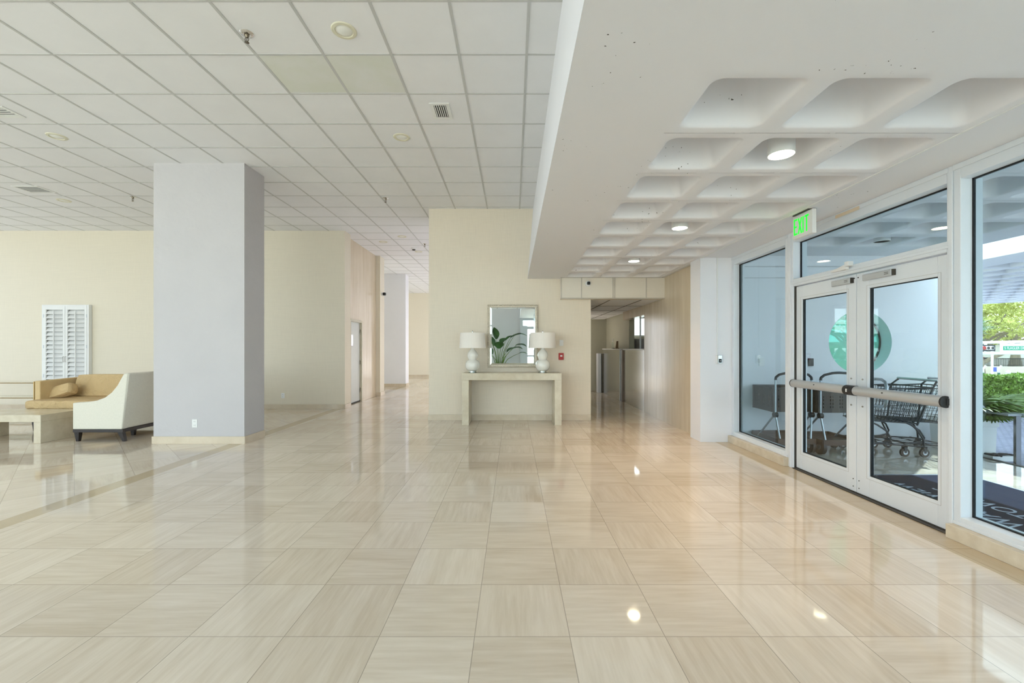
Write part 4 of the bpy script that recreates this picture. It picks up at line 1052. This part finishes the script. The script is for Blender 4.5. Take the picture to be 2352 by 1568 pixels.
# ---- shopping carts
def platform_cart(x, y, label):
    t = thing('platform_cart', label, 'cart', (x, y, 0), 'dark plastic carts with silver frames')
    W = 0.245; D = 0.46
    # upper crate, slightly tapered with perforations
    cr = MB(); z0, z1 = 0.53, 0.84
    cr.hexa([(-W+.02, 0.04, z0), (W-.02, 0.04, z0), (W-.02, D-.02, z0), (-W+.02, D-.02, z0)], [(-W+.02, 0.04, z0+0.012), (W-.02, 0.04, z0+0.012), (W-.02, D-.02, z0+0.012), (-W+.02, D-.02, z0+0.012)])
    nx, nz = 14, 7
    def gridwall(p0, p1, n):
        # lattice wall between p0 and p1 (bottom line); holes in the middle band
        a = Vector(p0); b2 = Vector(p1); L = (b2-a)
        for i in range(n+1):
            c = a+L*i/n; s = 0.010 if i % 4 else 0.022
            cr.box(c.x-s, c.x+s, c.y-0.008, c.y+0.008, z0, z1) if abs(L.x) > abs(L.y) else cr.box(c.x-0.008, c.x+0.008, c.y-s, c.y+s, z0, z1)
        for zz, hh in ((z0, 0.06), (z0+0.085, 0.018), (z0+0.13, 0.018), (z0+0.175, 0.018), (z0+0.215, 0.06), (z1-0.025, 0.03)):
            if abs(L.x) > abs(L.y): cr.box(a.x, b2.x, a.y-0.007, a.y+0.007, zz, zz+hh)
            else: cr.box(a.x-0.007, a.x+0.007, a.y, b2.y, zz, zz+hh)
    gridwall((-W, 0.03, 0), (W, 0.03, 0), 16); gridwall((-W, D, 0), (W, D, 0), 16); gridwall((-W, 0.03, 0), (-W, D, 0), 14); gridwall((W, 0.03, 0), (W, D, 0), 14)
    obj('basket', cr, M['cart_brown'], t, local=True)
    obj('basket_rim', MB().tube([(-W-.01, 0.02, z1), (W+.01, 0.02, z1), (W+.01, D+.01, z1), (-W-.01, D+.01, z1)], 0.012, 8, True), M['cart_dark'], t, smooth=True, local=True)
    for s in (-1, 1):
        obj('handle_post', MB().tube([(s*0.235, -0.02, 0.50), (s*0.235, -0.02, 0.96)], 0.012, 10), M['cart_silver'], t, smooth=True, local=True)
    hp = [(-0.235, -0.02, 0.95), (-0.23, -0.02, 0.985), (-0.19, -0.025, 1.02), (-0.09, -0.03, 1.045), (0, -0.03, 1.05), (0.09, -0.03, 1.045), (0.19, -0.025, 1.02), (0.23, -0.02, 0.985), (0.235, -0.02, 0.95)]
    obj('handle', MB().tube(hp, 0.016, 12), M['cart_dark'], t, smooth=True, local=True)
    for s in (-1, 1):
        obj('leg', MB().tube([(s*0.235, -0.02, 0.50), (s*0.235-0.04*s, -0.06, 0.16)], 0.012, 10), M['cart_silver'], t, smooth=True, local=True)
        obj('leg', MB().tube([(s*0.235, 0.0, 0.50), (s*0.235-0.01, 0.36, 0.16)], 0.012, 10), M['cart_silver'], t, smooth=True, local=True)
        obj('hinge_knob', MB().tube([(s*0.235-0.025, -0.02, 0.50), (s*0.235+0.02, -0.02, 0.50)], 0.035, 14), M['black'], t, smooth=True, local=True)
    tr = MB(); z = 0.15
    for i in range(15):
        yy_ = -0.06+i*0.045; tr.box(-W, W, yy_, yy_+0.014, z, z+0.02)
    tr.box(-W-.01, -W+.01, -0.08, D+.05, z-0.02, z+0.05).box(W-.01, W+.01, -0.08, D+.05, z-0.02, z+0.05).box(-W, W, -0.09, -0.07, z-0.02, z+0.05).box(-W, W, D+.04, D+.06, z-0.02, z+0.05)
    obj('lower_tray', tr, P('rusty_brown_tray', (74, 52, 42), 0.5, var=0.1), t, local=True)
    for sx in (-1, 1):
        for yy_, rr_ in ((0.0, 0.10), (D-0.08, 0.065)):
            o = obj('wheel', MB().tube([(sx*W*0.92-0.02, yy_, rr_), (sx*W*0.92+0.02, yy_, rr_)], rr_, 24), M['cart_brown'], t, smooth=True, local=True)
            obj('hub', MB().tube([(sx*W*0.92-0.024, yy_, rr_), (sx*W*0.92+0.024, yy_, rr_)], rr_*0.35, 12), M['cart_silver'], o, smooth=True, local=True)
    return t
platform_cart(3.64, 5.72, 'dark plastic basket cart outside the left window pane')
platform_cart(4.17, 5.64, 'dark plastic basket cart behind the left door glass')

def wire_cart(x, y, label):
    t = thing('shopping_cart', label, 'cart', (x, y, 0), 'charcoal wire shopping carts')
    hw = 0.27
    # basket corner lines: nose at -x
    nb, nt, bb, bt = -0.33, -0.23, 0.30, 0.42
    zb0, zt0, zb1, zt1 = 0.45, 0.85, 0.41, 0.87
    def P3(u, v, s):   # u along length 0..1, v height 0..1, s side -1..1
        xb = nb+(bb-nb)*u; xt = nt+(bt-nt)*u; zb_ = zb0+(zb1-zb0)*u; zt_ = zt0+(zt1-zt0)*u
        wd = (0.20+0.07*v)*(0.82+0.18*u)*1.12
        return (xb+(xt-xb)*v, s*wd, zb_+(zt_-zb_)*v)
    wm = MB()
    for s in (-1, 1):
        for i in range(15): wm.tube([P3(i/14, 0, s), P3(i/14, 1, s)], 0.0026, 5)
        for v in (0.17, 0.34, 0.5, 0.67, 0.84): wm.tube([P3(0, v, s), P3(1, v, s)], 0.003, 5)
    for i in range(9):
        s = -1+2*i/8
        wm.tube([P3(0, 0, s), P3(0, 1, s)], 0.0026, 5); wm.tube([P3(1, 0, s), P3(1, 1, s)], 0.0026, 5); wm.tube([P3(0, 0, s), P3(1, 0, s)], 0.0026, 5)
    for v in (0.17, 0.34, 0.5, 0.67, 0.84):
        wm.tube([P3(0, v, -1), P3(0, v, 1)], 0.003, 5); wm.tube([P3(1, v, -1), P3(1, v, 1)], 0.003, 5)
    for i in range(13): wm.tube([P3(i/12, 0, -1), P3(i/12, 0, 1)], 0.0026, 5)
    obj('basket_wires', wm, M['cart_dark'], t, local=True)
    rm_ = MB()
    rm_.tube([P3(0, 1, -1), P3(0.0, 1, 1), P3(1, 1, 1), P3(1, 1, -1)], 0.009, 8, True); rm_.tube([P3(0, 0, -1), P3(0, 0, 1), P3(1, 0, 1), P3(1, 0, -1)], 0.008, 8, True)
    obj('basket_rim', rm_, M['cart_dark'], t, smooth=True, local=True)
    hf = MB()
    for s in (-1, 1):
        hf.tube([P3(1, -0.05, s), P3(1, 1, s), (0.50, s*0.27, 0.95)], 0.012, 10)
    obj('back_frame', hf, M['cart_dark'], t, smooth=True, local=True)
    obj('handle', MB().tube([(0.50, -0.29, 0.955), (0.50, 0.29, 0.955)], 0.016, 12), M['cart_silver'], t, smooth=True, local=True)
    for s in (-1, 1):
        obj('frame_tube', MB().tube([P3(0.05, 0, s), (-0.22, s*0.24, 0.40), (-0.12, s*0.25, 0.33), (-0.07, s*0.26, 0.24), (-0.14, s*0.26, 0.21), (-0.2, s*0.25, 0.20)][:4]+[(-0.09, s*0.26, 0.19), (-0.20, s*0.25, 0.17), (-0.30, s*0.24, 0.165)], 0.011, 8), M['cart_dark'], t, smooth=True, local=True)
        obj('frame_tube', MB().tube([P3(0.85, 0, s), (0.26, s*0.26, 0.34), (0.33, s*0.27, 0.22), (0.34, s*0.27, 0.13)], 0.011, 8), M['cart_dark'], t, smooth=True, local=True)
        obj('base_rail', MB().tube([(-0.30, s*0.24, 0.17), (-0.05, s*0.25, 0.155), (0.34, s*0.27, 0.13)], 0.010, 8), M['cart_dark'], t, smooth=True, local=True)
        for wx in (-0.30, 0.34):
            wy = s*(0.24 if wx < 0 else 0.27)
            o = obj('wheel', MB().tube([(wx, wy-0.014, 0.055), (wx, wy+0.014, 0.055)], 0.055, 24), M['rubber'], t, smooth=True, local=True)
            obj('hub', MB().tube([(wx, wy-0.018, 0.055), (wx, wy+0.018, 0.055)], 0.028, 16), M['cart_silver'], o, smooth=True, local=True)
            fk = MB().tube([(wx, wy, 0.17), (wx, wy, 0.125)], 0.010, 8)
            for q_ in (-1, 1): fk.hexa([(wx-0.012, wy+q_*0.020-0.002, 0.05), (wx+0.012, wy+q_*0.020-0.002, 0.05), (wx+0.012, wy+q_*0.020+0.002, 0.05), (wx-0.012, wy+q_*0.020+0.002, 0.05)], [(wx-0.022, wy+q_*0.020-0.002, 0.13), (wx+0.022, wy+q_*0.020-0.002, 0.13), (wx+0.022, wy+q_*0.020+0.002, 0.13), (wx-0.022, wy+q_*0.020+0.002, 0.13)])
            fk.box(wx-0.02, wx+0.02, wy-0.022, wy+0.022, 0.122, 0.132)
            obj('caster_fork', fk, M['cart_dark'], o, local=True)
    tr = MB().tube([(-0.30, -0.24, 0.17), (-0.30, 0.24, 0.17)], 0.009, 8)
    for xx_ in (-0.2, 0.0, 0.2): tr.tube([(xx_, -0.24, 0.155), (xx_, 0.24, 0.155)], 0.005, 6)
    for yy_ in (-0.12, 0, 0.12): tr.tube([(-0.30, yy_, 0.165), (0.30, yy_, 0.135)], 0.004, 6)
    obj('lower_rack', tr, M['cart_dark'], t, local=True)
    return t
wire_cart(4.80, 5.76, 'charcoal wire shopping cart at the left of the right door glass')
wire_cart(5.22, 5.76, 'charcoal wire shopping cart at the right of the right door glass')

# ---- planter with palm, rock tray, handrail
t = thing('palm_planter', 'white square planter with a fan palm outside the right window', 'planter', (5.98, 5.85, 0))
obj('planter_box', MB().hexa([(5.81, 5.59, 0), (6.145, 5.59, 0), (6.145, 6.1, 0), (5.81, 6.1, 0)], [(5.80, 5.58, 0.36), (6.15, 5.58, 0.36), (6.15, 6.12, 0.36), (5.80, 6.12, 0.36)]), M['plastic'], t)
obj('planter_rim', MB().box(5.785, 6.165, 5.565, 6.135, 0.36, 0.44), M['plastic'], t, bevel=0.006)
obj('soil', MB().box(5.82, 6.13, 5.6, 6.1, 0.43, 0.445), M['soil'], t)
pl = MB(); st_ = MB(); rn = random.Random(5)
def fan_leaf(mb, stm_, base, d, stem_l, L, n, rn, droop=0.5):
    d = Vector(d).normalized(); tip = Vector(base)+d*stem_l-Vector((0, 0, 0.04))
    stm_.tube([base, Vector(base)+d*stem_l*0.5+Vector((0, 0, 0.03)), tip], 0.005, 6)
    side = d.cross(Vector((0, 0, 1))).normalized(); up = side.cross(d)
    for i in range(n):
        a = math.radians(-100+200*i/(n-1)); dd = (d*math.cos(a)+side*math.sin(a)+up*0.1).normalized()
        l = L*(0.75+0.25*math.cos(a))*rn.uniform(0.9, 1.1); p = tip.copy(); w_ = 0.010
        sd = dd.cross(up).normalized(); pts = []
        for j in range(6):
            t_ = j/5; wv = w_*(1.6*math.sin(PI*min(1, t_*0.8+0.12))); pts.append((p-sd*wv, p+sd*wv)); dd2 = (dd-Vector((0, 0, 1))*droop*t_*1.3).normalized(); p = p+dd2*l/5
        vs = [q_ for r_ in pts for q_ in r_]; mb.add(vs, [(2*j, 2*j+1, 2*j+3, 2*j+2) for j in range(5)])
for i in range(15):
    a = math.radians(-125+150*i/14)+rn.uniform(-.1, .1); e = rn.uniform(0.25, 1.3)
    fan_leaf(pl, st_, (5.97, 5.80, 0.45), (math.cos(a), math.sin(a), e), rn.uniform(0.15, 0.34), rn.uniform(0.28, 0.40), 24, rn, 0.7)
fan_leaf(pl, st_, (5.97, 5.80, 0.45), (1.0, -0.35, 0.75), 0.38, 0.50, 28, rn, 0.8)
fan_leaf(pl, st_, (5.97, 5.80, 0.45), (0.9, -0.1, 0.5), 0.45, 0.48, 28, rn, 0.9)
obj('foliage', pl, M['leaf_palm'], t); obj('stem', st_, M['leaf_palm'], t)
t = thing('rock_tray', 'low white tray of black rocks at the foot of the planter', 'planter', (6.0, 5.42, 0))
obj('tray', MB().box(5.90, 6.22, 5.40, 5.55, -0.03, 0.03), M['plastic'], t)
for i in range(22):
    obj('rock', MB().pillow((5.92+rn.random()*0.28, 5.42+rn.random()*0.11, 0.035), (rn.uniform(.015, .03), rn.uniform(.015, .03), rn.uniform(.012, .02)), 0.7, 4), M['rock'], t)
t = thing('handrail', 'brushed steel handrail with a square post outside the right window', 'railing', (5.95, 5.1, 0))
obj('post', MB().box(5.925, 5.985, 5.17, 5.20, -0.03, 0.56), M['steel'], t)
obj('top_rail', MB().hexa([(5.72, 5.48, 0.72), (5.76, 5.48, 0.72), (5.86, 5.40, 0.565), (5.82, 5.40, 0.565)], [(5.72, 5.48, 0.745), (5.76, 5.48, 0.745), (5.86, 5.40, 0.59), (5.82, 5.40, 0.59)]).box(5.82, 6.03, 5.16, 5.41, 0.565, 0.585).box(5.98, 6.05, 3.0, 5.3, 0.565, 0.59), M['alu'], t)

# hedge beyond the driveway
rn = random.Random(21)
hb = MB()
for i in range(26000):
    x = rn.uniform(14.5, 20.5); f_ = rn.random()
    if f_ < 0.6: y = 15.6+rn.random()*0.12; z = rn.uniform(-1.0, 0.30)
    else: y = rn.uniform(15.6, 16.8); z = 0.28+rn.random()*0.08+0.04*math.sin(x*3)
    u = Vector((rn.gauss(0, 1), rn.gauss(0, 1), rn.gauss(0, 1))).normalized(); v = (Matrix.Rotation(rn.uniform(0, PI), 3, u) @ u.orthogonal().normalized()); a = rn.uniform(0.04, 0.09); p = Vector((x, y, z))
    hb.add([p-u*a, p+v*a*0.5, p+u*a, p-v*a*0.5], [(0, 1, 2, 3)])
t = thing('hedge', 'clipped green hedge beyond the driveway, outside the right window', 'hedge', (17, 16.2, -1))
obj('foliage', hb, M['hedge'], t); obj('shade_core', MB().box(14.5, 20.5, 15.72, 16.7, -1.05, 0.24), P('hedge_shadow_green', (40, 66, 28), 0.9, var=0.3), t)  # solid dark green block stands in for the shade inside the hedge

# palm tree between hedge and street
rn = random.Random(8)
t = thing('palm_tree', 'blue-green fan palm tree at the left edge of the right window view', 'tree', (20.35, 20, -1.3))
obj('trunk', MB().tube([(20.35, 20, -1.3), (20.3, 20, 0.4), (20.35, 20, 2.1)], [0.16, 0.13, 0.12], 12), M['bark'], t, smooth=True)
pf = MB(); ps = MB()
for i in range(34):
    a = rn.uniform(0, 2*PI); e = rn.uniform(-0.9, 1.4)
    fan_leaf(pf, ps, (20.35, 20, 2.1), (math.cos(a), math.sin(a), e), rn.uniform(0.35, 0.6), rn.uniform(0.5, 0.7), 26, rn, 0.6)
obj('foliage', pf, M['leaf_blue'], t); obj('stem', ps, M['leaf_palm'], t)

# big tree across the street
def street_tree(x, y, zt, label, trunk=True, seed=1, n=7000, rads=(9, 6, 3.4), zc=5.6, lean=0):
    rn = random.Random(seed)
    t = thing('street_tree', label, 'tree', (x, y, -2.35))
    tk = MB().tube([(x, y, -2.4), (x+0.1, y, 0.2), (x+lean*0.3, y, 2.2), (x+lean, y, 4.0)], [0.95, 0.55, 0.5, 0.3], 14)
    obj('trunk', tk, M['bark'], t, smooth=True)
    brm = MB()
    for i in range(9):
        a = rn.uniform(0, 2*PI); L = rn.uniform(3, 7)
        brm.tube([(x+0.1, y, rn.uniform(0.5, 2.5)), (x+math.cos(a)*L*0.4, y+math.sin(a)*L*0.3, 2.8+rn.random()), (x+math.cos(a)*L, y+math.sin(a)*L*0.5, 4.2+rn.random()*1.5)], [0.25, 0.16, 0.07], 8)
    if trunk: brm.tube([(x+0.3, y-0.3, -0.6), (x+2, y-0.5, 0.3), (x+4.5, y-0.6, 1.3)], [0.28, 0.24, 0.14], 8)
    obj('branch', brm, M['bark'], t, smooth=True)
    fm = MB()
    for i in range(26):
        c = (x+rn.uniform(-1, 1)*rads[0]*0.8, y+rn.uniform(-1, 1)*rads[1]*0.7, zc+rn.uniform(-1, 1)*rads[2]*0.75)
        leafball(fm, c, (rn.uniform(1.6, 3.0), rn.uniform(1.4, 2.4), rn.uniform(0.6, 1.2)), n//26, 0.24, rn)
    obj('foliage', fm, M['leaf_yellow'], t)
street_tree(61.2, 58, 8, 'broad yellow-green street tree with thick grey trunk across the road', True, 2, 9000)
street_tree(80, 70, 8, 'spreading yellow-green tree behind the street sign', False, 4, 7000, (8, 6, 3.2), 5.2)
street_tree(54, 70, 8, 'yellow-green tree farther back behind the palm', False, 9, 6000, (9, 6, 3.4), 6.0)

# curved retaining wall, fence, playground colours, verge
tag(obj('retaining_wall', MB().box(57, 90, 62, 62.4, -2.4, -1.2), M['concrete']), 'long low beige wall across the street behind the tree trunk', 'wall')
tag(obj('mulch_verge', MB().box(57, 90, 59.5, 62, -2.4, -2.30), M['sand']), 'strip of brown mulch in front of the low beige wall', 'verge')
tag(obj('pale_building', MB().box(40, 100, 78, 79, -2.4, 2.2).box(40, 100, 77.6, 79, 2.2, 2.5), M['concrete']), 'long pale building behind the street trees', 'building')
t = thing('metal_fence', 'dark picket fence on top of the low wall across the street', 'fence', (70, 62.8, -1.2))
obj('fence_rail', MB().box(62, 80, 62.78, 62.82, -0.15, -0.08).box(62, 80, 62.78, 62.82, -1.1, -1.03), M['gasket'], t)
fn = MB()
for i in range(120): fn.box(62+i*0.15, 62.04+i*0.15, 62.78, 62.82, -1.2, 0.0)
tag(obj('picket', fn, M['gasket'], t), kind='stuff')
t = thing('playground_frame', 'faded red playground frame behind the fence', 'playground', (66, 64, -2))
for i, xx in enumerate((64.6, 65.6, 67.0, 68.4)):
    obj('red_post', MB().box(xx, xx+0.35, 64, 64.2, -2.4, 0.1), M['red_dark'], t)
obj('red_panel', MB().box(64.6, 68.7, 64.3, 64.4, -1.6, -0.4), M['red_dark'], t)
obj('cross_beam', MB().box(63, 70, 64, 64.2, -0.1, 0.05), M['gasket'], t)

# traffic signal on a mast arm with a street name sign
Ys = 30.0
def sx(px): return (px-1179)/1008*Ys
t = thing('signal_mast', 'white horizontal mast arm crossing the street view', 'mast', (35, Ys+0.3, -1.6))
obj('mast_arm', MB().tube([(30.5, Ys+0.3, 1.72), (40, Ys+0.3, 1.95)], 0.09, 12), M['plastic'], t, smooth=True)
obj('mast_arm', MB().tube([(30.5, Ys+0.3, 1.02), (40, Ys+0.3, 1.02)], 0.09, 12), M['plastic'], t, smooth=True)
obj('mast_pole', MB().tube([(40, Ys+0.3, -1.7), (40, Ys+0.3, 2.2)], 0.14, 12), M['plastic'], t, smooth=True)
t = thing('traffic_light', 'horizontal black traffic light with red lens on the mast arm', 'traffic light', (sx(2270), Ys, 1.4))
obj('backplate', MB().box(sx(2252), sx(2290), Ys+0.1, Ys+0.14, 1.17, 1.60), M['cart_dark'], t)
obj('bracket', MB().box(sx(2269), sx(2272), Ys+0.13, Ys+0.25, 1.0, 1.80), M['plastic'], t)
for i, (px_, mm) in enumerate(((2256, 'red_dark'), (2265, 'black'), (2275, 'black'))):
    o = obj('visor', MB().tube([(sx(px_), Ys-0.15, 1.39), (sx(px_), Ys+0.1, 1.39)], 0.125, 16), M['plastic'] if i else M['red_dark'], t, smooth=True)
    obj('lens', MB().tube([(sx(px_), Ys-0.16, 1.39), (sx(px_), Ys-0.15, 1.39)], 0.10, 16), M[mm], o)
t = thing('street_name_sign', 'white bordered green street name sign hanging from the mast arm', 'street sign', (sx(2330), Ys, 1.4))
obj('sign_plate', MB().box(sx(2300), sx(2362), Ys+0.05, Ys+0.09, 1.10, 1.70), M['plastic'], t)
obj('bracket', MB().box(sx(2330), sx(2333), Ys+0.09, Ys+0.25, 1.0, 1.85), M['plastic'], t)
sg = MB().box(sx(2306), sx(2358), Ys+0.04, Ys+0.05, 1.24, 1.52)
obj('green_field', sg, M['sign_green'], t)
tm = text_mesh('S FLAGLER DR', 0.24, 0.003); wd = max(v[0] for v in tm.v)-min(v[0] for v in tm.v)
xform(tm, Matrix.Translation((sx(2332), Ys+0.035, 1.38)) @ Matrix.Rotation(PI/2, 4, 'X') @ Matrix.Diagonal((1.4/wd, 1, 1, 1)))
obj('street_name', tm, M['plastic'], t)
t = thing('sign_pole', 'thin white pole with a small blue sign across the road', 'pole', (43.6, 40, -1.8))
obj('pole', MB().tube([(43.65, 40, -1.75), (43.65, 40, 1.4)], 0.09, 10), M['plastic'], t, smooth=True)
obj('blue_plate', MB().box(43.65, 43.95, 39.9, 39.93, -0.75, -0.35), M['blue'], t)
for i, (px_, lb) in enumerate(((2258, 'dark green bollard with a pale top in front of the tree trunk'), (2294, 'dark green bollard with a pale top left of the white hydrant'))):
    xx = (px_-1179)/1008*50
    t = thing('bollard', lb, 'bollard', (xx, 50, -2.05), 'green bollards by the road')
    obj('bollard_post', MB().tube([(xx, 50, -2.05), (xx, 50, -1.4)], 0.11, 10), M['green_post'], t, smooth=True)
    obj('bollard_top', MB().tube([(xx, 50, -1.4), (xx, 50, -1.0), (xx+0.3, 50, -0.6)], 0.10, 8), M['concrete'], t, smooth=True)
xx = (2316-1179)/1008*50
t = thing('fire_hydrant', 'white fire hydrant at the roadside by the hedge', 'hydrant', (xx, 50, -2.05))
obj('hydrant_body', MB().lathe([(0.3, -0.3), (0.3, 0.0), (0.18, 0.05), (0.18, 0.65), (0.22, 0.7), (0.2, 0.8), (0.08, 0.9), (0.05, 0.95)], (xx, 50, -2.05), 16), M['plastic'], t, smooth=True)
obj('nozzle', MB().tube([(xx-0.3, 50, -1.55), (xx+0.3, 50, -1.55)], 0.08, 10), M['plastic'], t, smooth=True)
xx = (2350-1179)/1008*50
tag(obj('utility_box', MB().box(xx-0.5, xx+0.5, 50, 50.6, -2.1, -1.45), M['black'], bevel=0.05), 'small black utility box at the right edge by the roadside', 'box')
